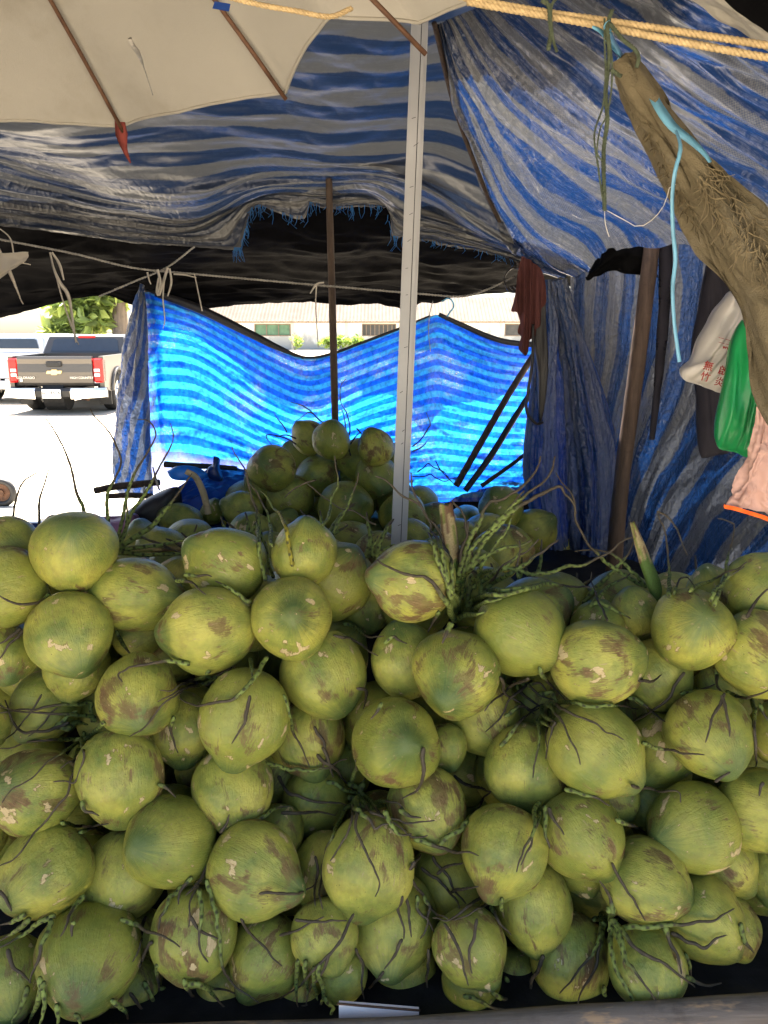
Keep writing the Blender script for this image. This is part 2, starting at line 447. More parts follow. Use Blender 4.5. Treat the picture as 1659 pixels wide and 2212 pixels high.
M['back_tarp'] = tarp('back_tarp_mat', (.006, .05, .26), (.045, .10, .20), (.001, .055, .47), (.010, .16, .48), tfac=.62, rough=.42, warp=.22, crinkle=.35, holes=.8, fold=(14., 2.), mottle=.4, jag=.09, cscale=.7, wear=13.6)
M['flap_tarp'] = tarp('flap_tarp_mat', (.03, .065, .17), (.19, .195, .21), (.01, .07, .30), (.10, .13, .2), tfac=.16, rough=.4, warp=1.3, crinkle=.7, holes=.12, fold=(5., 12.))
M['black_tarp'] = simple('black_sheeting', (.0035, .0035, .004), .6, .008, var=.3, scale=6, bump=.9, bscale=22)
M['canvas'] = simple('umbrella_canvas', (.335, .313, .268), .85, .15, var=.06, scale=3, bump=.12, bscale=300, translucent=(.36, .31, .23), tfac=.25, dirt=(.25, .228, .185))
M['brown_canvas'] = simple('brown_canvas', (.125, .102, .062), .95, .1, var=.16, scale=30, bump=.6, bscale=420, dirt=(.165, .138, .092))
M['rust'] = simple('rusty_steel', (.075, .035, .018), .7, .3, var=.4, scale=40, bump=.3)
M['white_pole'] = simple('painted_pole', (.36, .36, .365), .5, .4, var=.07, scale=5, bump=.08, bscale=30, dirt=(.34, .335, .32))
M['dark_mark'] = simple('dark_scratch', (.05, .05, .05), .8, .2)
M['pole_wood'] = wood('dark_pole_bark', (.035, .024, .018), (.085, .058, .042), sc=(40, 40, 4))
M['post_wood'] = wood('post_bark', (.040, .026, .019), (.095, .062, .045), sc=(40, 40, 4))
M['beam_wood'] = wood('weathered_beam', (.115, .092, .074), (.22, .180, .148), sc=(3, 40, 40), knots=(.36, .24, .14))
M['sisal'] = simple('sisal_rope', (.42, .31, .165), .9, .1, var=.22, scale=60, bump=.6, bscale=500)
M['green_rope'] = simple('green_rope', (.055, .068, .042), .85, .2, var=.4, scale=60, bump=.6, bscale=500)
M['grey_cord'] = simple('grey_cord', (.24, .225, .20), .85, .2, var=.25, scale=60)
M['white_tape'] = simple('pale_plastic_tape', (.55, .50, .43), .5, .4, var=.15, scale=30, translucent=(.5, .46, .4), tfac=.3)
M['blue_tape'] = simple('light_blue_tape', (.17, .40, .55), .4, .5, var=.25, scale=30, translucent=(.2, .55, .7), tfac=.3)
M['red_rag'] = simple('red_rag', (.13, .03, .025), .9, .1, var=.3, scale=30)
M['maroon'] = simple('maroon_cloth', (.085, .032, .030), .9, .1, var=.2, scale=12)
M['dark_cloth'] = simple('dark_cloth', (.022, .020, .026), .9, .15, var=.25, scale=10)
M['white_bag'] = simple('white_plastic', (.62, .58, .53), .4, .5, var=.05, scale=10, bump=.25, bscale=30, translucent=(.6, .55, .5), tfac=.3)
M['green_bag'] = simple('green_plastic', (.020, .33, .10), .32, .5, var=.12, scale=9, bump=.25, bscale=25, translucent=(.03, .5, .14), tfac=.35)
M['pink_cloth'] = simple('pink_cloth', (.58, .36, .30), .9, .1, var=.07, scale=9, bump=.4, bscale=40, translucent=(.6, .36, .28), tfac=.25)
M['orange_hem'] = simple('orange_hem', (.85, .13, .02), .8, .2, var=.06)
M['red_ink'] = simple('red_print', (.35, .035, .03), .7, .2)
M['blue_plastic'] = simple('blue_plastic', (.008, .035, .17), .3, .5, var=.2, scale=12, bump=.6, bscale=18, translucent=(.005, .05, .3), tfac=.2)
M['sky_plastic'] = simple('sky_blue_plastic', (.03, .26, .60), .35, .5, var=.1, translucent=(.04, .4, .9), tfac=.4)
M['bamboo'] = simple('bamboo', (.45, .34, .19), .6, .4, var=.2, scale=20, dirt=(.2, .13, .06))
M['purple'] = simple('purple_plastic', (.28, .13, .22), .45, .4, var=.1)
M['black_vinyl'] = simple('black_vinyl', (.02, .018, .018), .5, .4, var=.2)
M['black_floor'] = simple('black_floor_sheet', (.018, .017, .017), .75, .2, var=.4, scale=10, bump=.8, bscale=30)
M['board'] = simple('white_board', (.62, .57, .55), .6, .3, var=.05)
M['board_edge'] = simple('brown_board_edge', (.10, .055, .035), .7, .2)
M['wood_frame'] = wood('table_wood', (.09, .065, .045), (.17, .125, .09), sc=(3, 30, 30))

# ------------------------------------------------------------------ ground, platform
def ground_mat():
    t = NT('sandy_ground'); co = t.n('TexCoord').outputs['Object']
    n = t.noise(co, .35, 6, .6); n2 = t.noise(co, 6, 5, .7)
    c = t.ramp(n, [(.3, (.35, .30, .23)), (.7, (.45, .39, .305))])
    c = t.mix(t.maprange(n2, .5, .75, 0, .5), c, (.25, .21, .155))
    return t.done(t.bsdf(c, .9, .2, t.bump(n2, .5, .03)))
gv, gf = [], []
for i, y in enumerate([-60, -6, 0, 3, 6, 12, 20, 40, 80, 200, 900]):
    for j, x in enumerate([-700, -60, -15, -5, 0, 5, 15, 60, 700]): gv.append((x, y, 0))
for i in range(10):
    for j in range(8):
        a = i * 9 + j; gf.append((a, a + 1, a + 10, a + 9))
tag(mesh_obj('ground', gv, gf, ground_mat()), kind='structure')

# low table that carries the heap
PZ = .16
tb = empty('coconut_table', (0, 1.9, 0))
tag(tb, 'low wooden stall table under the coconuts, covered with a black sheet', 'table')
MB().box((0, 2.62, PZ - .06), (3.4, 2.5, .05)).build('table_top', M['wood_frame'], tb)
for x in (-1.6, 0, 1.6):
    for y in (1.45, 3.75):
        MB().box((x, y, (PZ - .086) / 2), (.08, .08, PZ - .086)).build('leg', M['wood_frame'], tb)
sheet('black_sheet', [[(-1.68, 1.36, PZ), (0, 1.36, PZ), (1.68, 1.36, PZ)], [(-1.68, 1.8, PZ + .02), (0, 1.8, PZ + .02), (1.68, 1.8, PZ + .05)], [(-1.68, 2.3, PZ + .4), (0, 2.3, PZ + .42), (1.68, 2.3, PZ + .3)], [(-1.68, 3.1, PZ + .48), (0, 3.1, PZ + .5), (1.68, 3.1, PZ + .4)], [(-1.68, 3.85, PZ + .5), (0, 3.85, PZ + .5), (1.68, 3.85, PZ + .5)]], 60, 50, M['black_floor'], wr=[(.008, 6, 5, 3, False)], parent=tb, world=True)

# weathered rail along the front edge
bp = [at(-120, 2262, 1.315), at(180, 2250, 1.315), at(560, 2240, 1.315), at(900, 2230, 1.315), at(1300, 2205, 1.315), at(1780, 2176, 1.315)]
bpath = crom(bp, 60)
mb = MB(); fr = frames(bpath); vv = []; ff = []
for i, (p, a, b) in enumerate(fr):
    for j in range(14):
        t_ = 2 * math.pi * j / 14
        r_ = .030 * (1 + .10 * fbm(i * .09, j * .5, 2)) * (.9 + .12 * i / 60)
        vv.append(p + (a * math.cos(t_) + b * math.sin(t_)) * r_)
for i in range(60):
    for j in range(14): ff.append((i * 14 + j, i * 14 + (j + 1) % 14, (i + 1) * 14 + (j + 1) % 14, (i + 1) * 14 + j))
ff.append(tuple(range(14))[::-1]); ff.append(tuple(60 * 14 + j for j in range(14)))
tag(mesh_obj('front_rail', vv, ff, M['beam_wood'], smooth=True), 'grey weathered round pole running along the front edge of the table', 'wooden pole')
wb = empty('white_board', at(815, 2185, 1.35))
tag(wb, 'thin white board lying behind the front pole under the coconuts', 'board')
q = [at(732, 2170, 1.352), at(905, 2184, 1.352), at(905, 2215, 1.342), at(732, 2212, 1.342)]
MB().add(q + [v + Vector((0, .008, .002)) for v in q], [(0, 3, 2, 1), (4, 5, 6, 7), (0, 1, 5, 4), (1, 2, 6, 5), (2, 3, 7, 6), (3, 0, 4, 7)]).build('panel', M['board'], wb)
cord('edge_strip', [(728, 2168, 1.352), (820, 2176, 1.352), (908, 2183, 1.352)], .0022, M['board_edge'], wb, seg=4)

# ------------------------------------------------------------------ far building
def wall_mat():
    t = NT('stained_plaster'); co = t.n('TexCoord').outputs['Object']
    z = t.n('SeparateXYZ', {0: co}).outputs[2]
    n = t.noise(t.scale(co, (.5, .5, .35)), 1.6, 6, .65)
    mould = t.maprange(t.math('SUBTRACT', n, t.math('MULTIPLY', z, .22)), .05, .3)
    c = t.mix(t.math('MULTIPLY', mould, .8), (.80, .79, .74), (.25, .26, .25))
    return t.done(t.bsdf(c, .9, .2))
M['plaster'] = wall_mat()
M['cream'] = simple('cream_plaster', (.62, .57, .44), .9, .2, var=.06, scale=1)
M['roof_sheet'] = simple('corrugated_roofing', (.115, .092, .075), .8, .2, var=.14, scale=.9, bump=.1, dirt=(.09, .072, .058))
M['shutter'] = simple('green_shutter', (.10, .19, .12), .6, .3, var=.2, scale=2)
M['pane'] = simple('dark_window_glass', (.045, .045, .045), .15, .6, var=.3, scale=2)
M['frame'] = simple('brown_frame', (.20, .15, .11), .7, .3)
BY = 75.0
def bx(px): return at(px, 718, BY).x
bld = empty('long_building', (bx(850), BY, 0))
tag(bld, 'long single-storey white building with corrugated roof seen beyond the back tarpaulin', 'building')
EZ = 2.62
segs = [(380, 505, 0), (505, 515, 1), (515, 630, 0), (630, 775, 0), (775, 784, 1), (784, 890, 0), (890, 900, 1), (900, 1085, 0), (1085, 1300, 0)]
wins = [(466, 512, 'pane'), (550, 628, 'shutter'), (782, 856, 'barred'), (874, 902, 'pane'), (1090, 1150, 'pane')]
xs = sorted(set([380, 1300] + [w[0] for w in wins] + [w[1] for w in wins]))
WZ0, WZ1 = 1.22, 2.30
mb = MB(); x0 = 380
for w0, w1, k in wins:
    mb.box(((bx(x0) + bx(w0)) / 2, BY + .1, EZ / 2), (bx(w0) - bx(x0), .2, EZ))
    mb.box(((bx(w0) + bx(w1)) / 2, BY + .1, WZ0 / 2), (bx(w1) - bx(w0), .2, WZ0))
    mb.box(((bx(w0) + bx(w1)) / 2, BY + .1, (WZ1 + EZ) / 2), (bx(w1) - bx(w0), .2, EZ - WZ1))
    x0 = w1
mb.box(((bx(x0) + bx(1300)) / 2, BY + .1, EZ / 2), (bx(1300) - bx(x0), .2, EZ))
mb.box(((bx(380) + bx(1300)) / 2, BY + 6.1, EZ / 2), (bx(1300) - bx(380), .2, EZ))
mb.build('wall', M['plaster'], bld)
for w0, w1, k in wins:
    xa, xb = bx(w0), bx(w1); xm = (xa + xb) / 2; zm = (WZ0 + WZ1) / 2
    w = MB().box((xm, BY + .12, zm), (xb - xa, .04, WZ1 - WZ0)).build('window', M['shutter'] if k == 'shutter' else M['pane'], bld)
    fm = MB()
    for zz in (WZ0 + .04, WZ1 - .04): fm.box((xm, BY - .01, zz), (xb - xa, .1, .08))
    for xx in (xa + .04, xb - .04): fm.box((xx, BY - .01, zm), (.08, .1, WZ1 - WZ0 - .16))
    if k != 'pane':
        nb = 8 if k == 'barred' else 3
        for i in range(1, nb): fm.box((xa + (xb - xa) * i / nb, BY - .0, zm), (.07, .08, WZ1 - WZ0 - .16))
    fo = fm.build('frame', M['frame'], w)
    fo.matrix_parent_inverse = Matrix.Identity(4)
for px in (510, 632, 748, 1082, 865):
    MB().box((bx(px), BY - .06, EZ / 2 - .01), (.25, .12, EZ - .02)).build('pilaster', M['cream'], bld)
# corrugated roof: real ridges running down the slope
rv, rf = [], []
n = 520; xa, xb = bx(370) - 1, bx(1320) + 1
for i in range(n + 1):
    x = xa + (xb - xa) * i / n
    dz = .10 * math.sin(i * math.pi / 2)
    for (yy, zz) in ((BY - .9, EZ - .05), (BY + 1.2, EZ + 1.05), (BY + 3.4, EZ + 2.2)):
        rv.append((x, yy, zz + dz))
for i in range(n):
    for k in range(2):
        a = i * 3 + k; rf.append((a, a + 3, a + 4, a + 1))
mesh_obj('roof', rv, rf, M['roof_sheet'], bld)
MB().box(((xa + xb) / 2, BY - .75, EZ - .17), (xb - xa, .08, .14)).build('fascia', M['frame'], bld)

# ------------------------------------------------------------------ vegetation behind
def leaf_mat(name, c, tr):
    t = NT(name); co = t.n('TexCoord').outputs['Object']; r = t.n('ObjectInfo').outputs['Random']
    cc = t.mix(t.maprange(t.noise(co, 2.5, 3), .3, .7), tuple(x * .55 for x in c), tuple(x * 1.4 for x in c))
    a = t.bsdf(cc, .5, .4); b = t.n('BsdfTranslucent', {0: (*tr, 1)}).outputs[0]
    return t.done(t.n('MixShader', {0: .45, 1: a, 2: b}).outputs[0])
M['leaf'] = leaf_mat('tree_leaf', (.13, .18, .05), (.48, .56, .14))
M['weed'] = leaf_mat('weed_leaf', (.09, .14, .03), (.24, .34, .05))
M['bark'] = wood('tree_bark', (.10, .075, .055), (.20, .155, .115), sc=(6, 6, 1))
def leafcloud(name, blobs, n, size, mat, parent, seed, droop=.3):
    r = random.Random(seed); V = []; Fs = []
    for k in range(n):
        c, rad = blobs[r.randrange(len(blobs))]
        d = Vector((r.gauss(0, 1), r.gauss(0, 1), r.gauss(0, 1))).normalized() * (r.random() ** .4)
        p = Vector(c) + Vector((d.x * rad[0], d.y * rad[1], d.z * rad[2]))
        ax = Vector((r.gauss(0, 1), r.gauss(0, 1), r.gauss(0, .6) - droop)).normalized()
        s = ax.orthogonal().normalized(); s.rotate(Matrix.Rotation(r.random() * 6.28, 3, ax))
        L = size * (.6 + .8 * r.random()); w = L * .22
        b = len(V); nn = ax.cross(s) * L * .08
        V += [p, p + ax * L * .5 + s * w + nn, p + ax * L, p + ax * L * .5 - s * w + nn]
        Fs.append((b, b + 1, b + 2, b + 3))
    return mesh_obj(name, V, Fs, mat, parent)
TY = 23.0
def tree(name, px, py0, blobs_px, trunk_px, n, label, size, seed, Y):
    base = at(trunk_px, 800, Y); base.z = 0
    o = empty(name, base); tag(o, label, 'tree')
    mb = MB(); top = at(trunk_px - 6, py0, Y)
    pth = [base + (top - base) * k / 8 + Vector((.05 * math.sin(k * 1.3), 0, 0)) for k in range(9)]
    mb.tube(pth, [.26 - .012 * k for k in range(9)], 10)
    for bxy in blobs_px:
        c = at(bxy[0], bxy[1], Y)
        s0 = pth[5]
        mb.tube([s0, s0.lerp(c, .5) + Vector((0, 0, .15)), c], [.09, .055, .02], 6)
    mb.build('trunk', M['bark'], o, True)
    s = Y / F
    blobs = [(at(b[0], b[1], Y), (b[2] * s, b[2] * s, b[3] * s)) for b in blobs_px]
    leafcloud('crown', blobs, n, size, M['leaf'], o, seed)
tree('mango_tree', 265, 480, [(150, 655, 42, 22), (185, 690, 50, 24), (128, 715, 22, 14), (215, 650, 35, 30), (165, 728, 22, 16), (250, 600, 60, 40), (190, 600, 60, 40), (320, 600, 60, 40)], 262, 2600, 'sunlit green leafy tree with grey trunk standing behind the grey pickup', .42, 5, TY)
def shrub(name, px, py, Y, w, h, n, label, seed, size=.3):
    b = at(px, py, Y); b.z = 0; o = empty(name, b); tag(o, label, 'shrub')
    mb = MB(); r = random.Random(seed)
    for k in range(7):
        t_ = b + Vector((r.uniform(-w, w), r.uniform(-.3, .3), h * r.uniform(.6, 1)))
        mb.tube([b, b.lerp(t_, .5) + Vector((0, 0, .1)), t_], [.02, .014, .006], 5)
    mb.build('stem', M['bark'], o)
    leafcloud('foliage', [(b + Vector((r.uniform(-w, w), r.uniform(-.4, .4), h * r.uniform(.35, .8))), (w * .4, .4, h * .3)) for _ in range(7)], n, size, M['weed'], o, seed, -.3)
shrub('green_shrub', 745, 752, 66, 1.7, 1.15, 800, 'bright green weedy shrub at the building wall beside the dark pole', 3, .35)
shrub('green_shrub', 637, 748, 69, .5, 1.2, 160, 'small yellow-green bush against the stained white wall', 4, .3)
#shrub('grass_tuft', 112, 1098, 7.7, .12, .10, 60, 'small tuft of sunlit weeds on the ground behind the topmost coconut', 8, .10)

# ------------------------------------------------------------------ vehicles
M['grey_paint'] = simple('grey_car_paint', (.085, .076, .066), .3, .6, metal=.4, var=.05, scale=2, bump=.02)
M['white_paint'] = simple('white_car_paint', (.72, .72, .72), .25, .5, var=.03, scale=2, bump=.02)
M['car_glass'] = simple('tinted_glass', (.03, .035, .04), .06, .8, var=.1, bump=0.)
M['chrome'] = simple('chrome', (.75, .74, .72), .16, .6, metal=1., var=.04, bump=.03)
M['tail_red'] = simple('red_lens', (.62, .02, .02), .2, .6, var=.1, bump=.02, translucent=(.8, .03, .02), tfac=.3)
M['lens_white'] = simple('clear_lens', (.75, .70, .68), .2, .6, var=.05, bump=.02)
M['tyre'] = simple('tyre_rubber', (.018, .018, .018), .85, .2)
M['gold'] = simple('gold_emblem', (.70, .55, .25), .3, .6, metal=.7, var=.05)
M['black_plastic'] = simple('black_trim', (.02, .02, .02), .5, .3)
M['plate'] = simple('white_plate', (.78, .78, .76), .5, .4, var=.02)
M['ink'] = simple('black_print', (.02, .02, .02), .6, .2)
M['silver_text'] = simple('silver_letters', (.7, .68, .64), .3, .5, metal=.6, var=.03)
def text(name, body, loc, size, mat, parent, rot=(math.pi / 2, 0, 0), ext=.004, align='CENTER'):
    cu = bpy.data.curves.new(name, 'FONT'); cu.body = body; cu.size = size; cu.extrude = ext; cu.align_x = align; cu.align_y = 'CENTER'
    cu.materials.append(mat)
    tmp = bpy.data.objects.new(name, cu); COL.objects.link(tmp)
    dg = bpy.context.evaluated_depsgraph_get(); me = bpy.data.meshes.new_from_object(tmp.evaluated_get(dg))
    bpy.data.objects.remove(tmp); me.name = name
    if not me.materials: me.materials.append(mat)
    o = bpy.data.objects.new(name, me); COL.objects.link(o)
    o.location = loc; o.rotation_euler = rot
    if parent is not None:
        o.parent = parent; o.matrix_parent_inverse = Matrix.Translation(-Vector(parent.location)) if parent.type == 'EMPTY' else Matrix.Identity(4)
    return o
def child(o, part):          # a mesh built in world space becomes a sub-part
    o.parent = part; o.matrix_parent_inverse = part.matrix_world.inverted() if False else Matrix.Identity(4)
    return o
def wheel(parent, c, r, w):
    mb = MB(); n = 28
    prof = [(.62, -.5), (.94, -.5), (1.0, -.38), (1.0, .38), (.94, .5), (.62, .5)]
    V = []; Fs = []
    for i in range(n):
        t_ = 2 * math.pi * i / n
        for rr, ww in prof: V.append((c[0] + ww * w, c[1] + math.cos(t_) * rr * r, c[2] + math.sin(t_) * rr * r))
    k = len(prof)
    for i in range(n):
        for j in range(k):
            Fs.append((i * k + j, ((i + 1) % n) * k + j, ((i + 1) % n) * k + (j + 1) % k, i * k + (j + 1) % k))
    ty = mesh_obj('wheel', V, Fs, M['tyre'], parent, True)
    mb = MB(); mb.tube([(c[0] - w * .42, c[1], c[2]), (c[0] + w * .42, c[1], c[2])], r * .6, 20)
    for i in range(6):
        t_ = i * math.pi / 3
        mb.box((c[0] + w * .46, c[1] + math.cos(t_) * r * .35, c[2] + math.sin(t_) * r * .35), (.03, r * .5, .07), Matrix.Rotation(t_, 3, 'X'))
    rm = mb.build('rim', M['chrome'], parent); rm.parent = ty; rm.matrix_parent_inverse = Matrix.Translation(-Vector(parent.location)) if False else Matrix.Identity(4)
    rm.matrix_parent_inverse = ty.matrix_parent_inverse.inverted() @ ty.matrix_parent_inverse
    return ty
def hull(mb, rings):
    """loft of equal-length rings, capped"""
    k = len(rings[0]); v = [p for r in rings for p in r]; f = []
    for i in range(len(rings) - 1):
        for j in range(k): f.append((i * k + j, i * k + (j + 1) % k, (i + 1) * k + (j + 1) % k, (i + 1) * k + j))
    f.append(tuple(range(k))[::-1]); f.append(tuple((len(rings) - 1) * k + j for j in range(k)))
    return mb.add(v, f)
def pickup(name, X, Y, paint, label, canopy, badge):
    W = 1.84; o = empty(name, (X, Y, 0)); tag(o, label, 'pickup truck')
    def P(x, y, z): return (X + x, Y + y, z)
    # bed: two side panels with wheel cut, floor, front bulkhead
    for s in (-1, 1):
        pts = [(0.0, .50), (0.0, 1.10), (1.55, 1.12), (1.55, .42), (1.28, .42)]
        for k in range(9):
            a = math.pi * k / 8; pts.append((.86 + .42 * math.cos(a), .42 + .40 * math.sin(a)))
        pts += [(.30, .42)]
        mb = MB(); mb.prism([(Y + p, q) for p, q in pts], 'x', X + s * (W / 2 - .09), X + s * (W / 2))
        # flared arch
        arc = [P(s * (W / 2 + .012), .86 + .45 * math.cos(math.pi * k / 12), .42 + .43 * math.sin(math.pi * k / 12)) for k in range(13)]
        mb.tube(arc, .035, 6)
        mb.build('bed_side', paint, o)
        wheel(o, P(s * (W / 2 - .14), .86, .375), .375, .25)
        wheel(o, P(s * (W / 2 - .14), 3.95, .375), .375, .25)
    MB().box(P(0, .80, .56), (W - .2, 1.5, .05)).build('bed_floor', M['black_plastic'], o)
    # tailgate, a curved pressed panel
    mb = MB(); rings = []
    for x in np.linspace(-.72, .72, 9):
        bow = -.02 * (1 - (x / .72) ** 2)
        rings.append([P(x, bow - .045, 1.10), P(x, bow - .075, 1.05), P(x, bow - .06, .96), P(x, bow - .075, .80), P(x, bow - .07, .60), P(x, bow - .05, .55), P(x, .02, .55), P(x, .02, 1.10)])
    tg = hull(mb, rings).build('tailgate', paint, o)
    ident = Matrix.Identity(4)
    def sub(ob, par): ob.parent = par; ob.matrix_parent_inverse = ident.copy(); return ob
    if badge:
        h = MB().box(P(0, -.105, .955), (.30, .03, .10), bevel=.015).build('handle', M['black_plastic']); sub(h, tg)
        bt = [(-.15, -.032), (-.13, .03), (-.055, .03), (-.045, .055), (.055, .055), (.06, .03), (.15, .032), (.13, -.03), (.055, -.03), (.045, -.055), (-.055, -.055), (-.06, -.03)]
        e = MB(); e.prism([(X + a, .80 + b * .9) for a, b in bt], 'y', Y - .12, Y - .09); sub(e.build('emblem', M['gold']), tg)
        for nm, bd, xx, zz, sz in (('lettering', 'COLORADO', -.56, .695, .062), ('lettering', 'HIGH COUNTRY', .52, .695, .06)):
            tx = text(nm, bd, P(xx, -.105, zz), sz, M['silver_text'], None); sub(tx, tg)
    for s in (-1, 1):
        mb = MB(); lx = s * (W / 2 - .095)
        mb.box(P(lx, .04, .83), (.19, .2, .46), bevel=.03)
        lm = mb.build('tail_lamp', M['tail_red'], o)
        for zz in (.835, .745):
            r = MB().box(P(lx - s * .02, -.062, zz), (.11, .012, .06), bevel=.005).build('reversing_lens', M['lens_white']); sub(r, lm)
    # bumper
    mb = MB(); rings = []
    for x in np.linspace(-.95, .95, 13):
        c_ = .16 * max(0, (abs(x) - .6) / .35) ** 2
        rings.append([P(x, -.22 + c_, .50), P(x, -.26 + c_, .45), P(x, -.24 + c_, .34), P(x, -.10 + c_, .30), P(x, .04 + c_ * .3, .34), P(x, .04 + c_ * .3, .50)])
    bp_ = hull(mb, rings).build('bumper', M['black_plastic'] if badge else paint, o)
    if badge:
        for s in (-1, 1):
            mb = MB(); rr = []
            for x in np.linspace(.34, .97, 8):
                c_ = .16 * max(0, (abs(x) - .6) / .35) ** 2; lo = .30 + .05 * (x - .34)
                rr.append([P(s * x, -.235 + c_, .505), P(s * x, -.285 + c_, .45), P(s * x, -.265 + c_, lo), P(s * x, -.2 + c_, lo)])
            sub(hull(mb, rr).build('chrome_corner', M['chrome']), bp_)
        pl = MB().box(P(-.02, -.285, .40), (.36, .012, .17), bevel=.004).build('number_plate', M['plate'], o)
        sub(text('plate_number', 'ผม 4676', P(-.02, -.293, .42), .10, M['ink'], None, ext=.002), pl)
        sub(MB().box(P(-.02, -.2925, .345), (.2, .004, .016)).build('plate_line', M['ink']), pl)
        sub(MB().box(P(-.655, -.09, .645), (.05, .012, .05), bevel=.004).build('sticker', M['plate']), tg)
        mb = MB(); mb.tube([P(.45, .1, .30), P(.62, -.12, .29)], .035, 10); mb.build('exhaust', M['rust'], o)
        mb = MB(); mb.tube([P(-.6, .9, .30), P(.6, .9, .30)], .06, 10); mb.box(P(0, .7, .38), (.5, 1.2, .16)); mb.build('axle', M['black_plastic'], o)
        mb = MB(); mb.tube([P(-.25, .15, .36), P(.15, .15, .36)], .30, 18); mb.build('spare_tyre', M['tyre'], o)
        for s in (-1, 1):
            MB().box(P(s * (W / 2 - .13), .38, .30), (.24, .02, .30)).build('mud_flap', M['black_plastic'], o)
    # cab
    prof = [(1.60, .42), (1.60, 1.12), (1.74, 1.46), (1.96, 1.51), (2.9, 1.50), (3.15, 1.45), (3.75, 1.13), (4.95, 1.03), (5.10, .85), (5.10, .42)]
    mb = MB(); rings = []
    for x in (-W / 2, -W / 2 + .03, W / 2 - .03, W / 2):
        ins = .0 if abs(x) < W / 2 - .01 else .03
        ring = []
        for (yy, zz) in prof:
            taper = .12 * max(0, (zz - 1.10) / .4)
            xx = math.copysign(abs(x) - taper, x)
            ring.append(P(xx, yy + (ins if yy < 2.5 else -ins), zz - ins * (zz > 1.2)))
        rings.append(ring)
    hull(mb, rings).build('cab', paint, o)
    # rear window with rounded outline, set into the sloping back of the cab
    def back(x, z): return P(x, 1.60 + .14 * (z - 1.12) / .34 - .012, z)
    v = [back(x, z) for x, z in ((-.72, 1.15), (.72, 1.15), (.68, 1.39), (.62, 1.42), (-.62, 1.42), (-.68, 1.39))]
    w = MB().add(v + [Vector(p) + Vector((0, .02, 0)) for p in v], [(5, 4, 3, 2, 1, 0), (6, 7, 8, 9, 10, 11)] + [(i, (i + 1) % 6, 6 + (i + 1) % 6, 6 + i) for i in range(6)]).build('rear_window', M['car_glass'], o)
    MB().box(P(.02, 1.735, 1.455), (.36, .05, .05), bevel=.01).build('brake_lamp', M['tail_red'], o)
    for s in (-1, 1):
        v = [P(s * (W / 2 - .005 - .12 * (z - 1.10) / .4), y, z) for y, z in ((1.75, 1.16), (3.5, 1.16), (3.05, 1.41), (2.0, 1.43), (1.85, 1.4))]
        MB().add(v + [Vector(p) + Vector((s * .012, 0, 0)) for p in v], [(0, 1, 2, 3, 4), (9, 8, 7, 6, 5)] + [(i, (i + 1) % 5, 5 + (i + 1) % 5, 5 + i) for i in range(5)]).build('side_window', M['car_glass'], o)
        mb = MB(); mb.box(P(s * (W / 2 + .12), 3.3, 1.2), (.2, .1, .16), bevel=.03); mb.build('wing_mirror', paint, o)
    if canopy:
        mb = MB(); rings = []
        for x in (-W / 2 + .05, -W / 2 + .1, W / 2 - .1, W / 2 - .05):
            e = 0 if abs(x) < W / 2 - .07 else .04
            rings.append([P(x, .0 + e, 1.11), P(x * .94, .1 + e, 1.46 - e), P(x * .92, .2, 1.52 - e), P(x * .92, 1.7, 1.52 - e), P(x, 1.7, 1.11)])
        hull(mb, rings).build('canopy', paint, o)
        v = [P(x, y, z) for x, y, z in ((-.72, .03, 1.2), (.72, .03, 1.2), (.66, .075, 1.39), (.62, .08, 1.41), (-.62, .08, 1.41), (-.66, .075, 1.39))]
        MB().add([Vector(p) + Vector((0, -.035, 0)) for p in v] + [Vector(p) for p in v], [(5, 4, 3, 2, 1, 0), (6, 7, 8, 9, 10, 11)] + [(i, (i + 1) % 6, 6 + (i + 1) % 6, 6 + i) for i in range(6)]).build('canopy_window', M['car_glass'], o)
        for s in (-1, 1):
            MB().box(P(s * (W / 2 - .045), .85, 1.32), (.03, 1.1, .2), bevel=.01).build('canopy_side_window', M['car_glass'], o)
    return o
TRX = at(117, 800, 15.7).x
pickup('pickup_truck', TRX, 15.8, M['grey_paint'], 'dark grey pickup with red tail lamps and chrome bumper parked in the sun', False, True)
pickup('pickup_truck', at(18, 800, 18.2).x, 18.2, M['white_paint'], 'white pickup with a white canopy parked left of the grey pickup', True, False)

# ------------------------------------------------------------------ roof tarpaulin (blue and grey stripes, sags towards the back)
def roofY(py):
    d = ray(829.5, py); return 2.23 / (d.z / d.y + .5)
def bound(x, P):
    return float(np.interp(x, [p[0] for p in P], [p[1] for p in P]))
xs_ = [-220, -60, 100, 260, 420, 560, 700, 800, 880, 960, 1040, 1120]
fold = [(-220, 330), (0, 345), (150, 395), (280, 420), (420, 425), (560, 392), (700, 384), (800, 380), (880, 392), (960, 420), (1040, 470), (1120, 530)]
low = [(-220, 455), (0, 489), (80, 498), (170, 512), (280, 528), (400, 533), (520, 541), (530, 500), (542, 455), (560, 448), (640, 474), (664, 470), (668, 442), (720, 452), (800, 448), (835, 452), (845, 515), (900, 520), (1000, 538), (1060, 552), (1120, 570)]
rows = []
for py in (-1500, -1000, -700, -420, -200, 0, 130, 250, 330):
    rows.append([(x, py + (12 * math.sin(x * .009 + py * .004) if py > -100 else 0) + (0 if py < 200 else (bound(x, fold) - 385) * (py - 200) / 190 * .6), roofY(py) - .10 * math.sin(math.pi * min(1, max(0, (x + 220) / 930))) * (1 if py > -500 else 0)) for x in xs_])
xf = list(range(-220, 1121, 20))
rows = [[p for p in r] for r in rows]
rows.append([(x, bound(x, fold), 3.22 + .05 * math.sin(x * .012)) for x in xs_])
rows.append([(x, bound(x, fold) * .62 + bound(x, low) * .38, 3.30 + .05 * math.sin(x * .02 + 1)) for x in xs_])
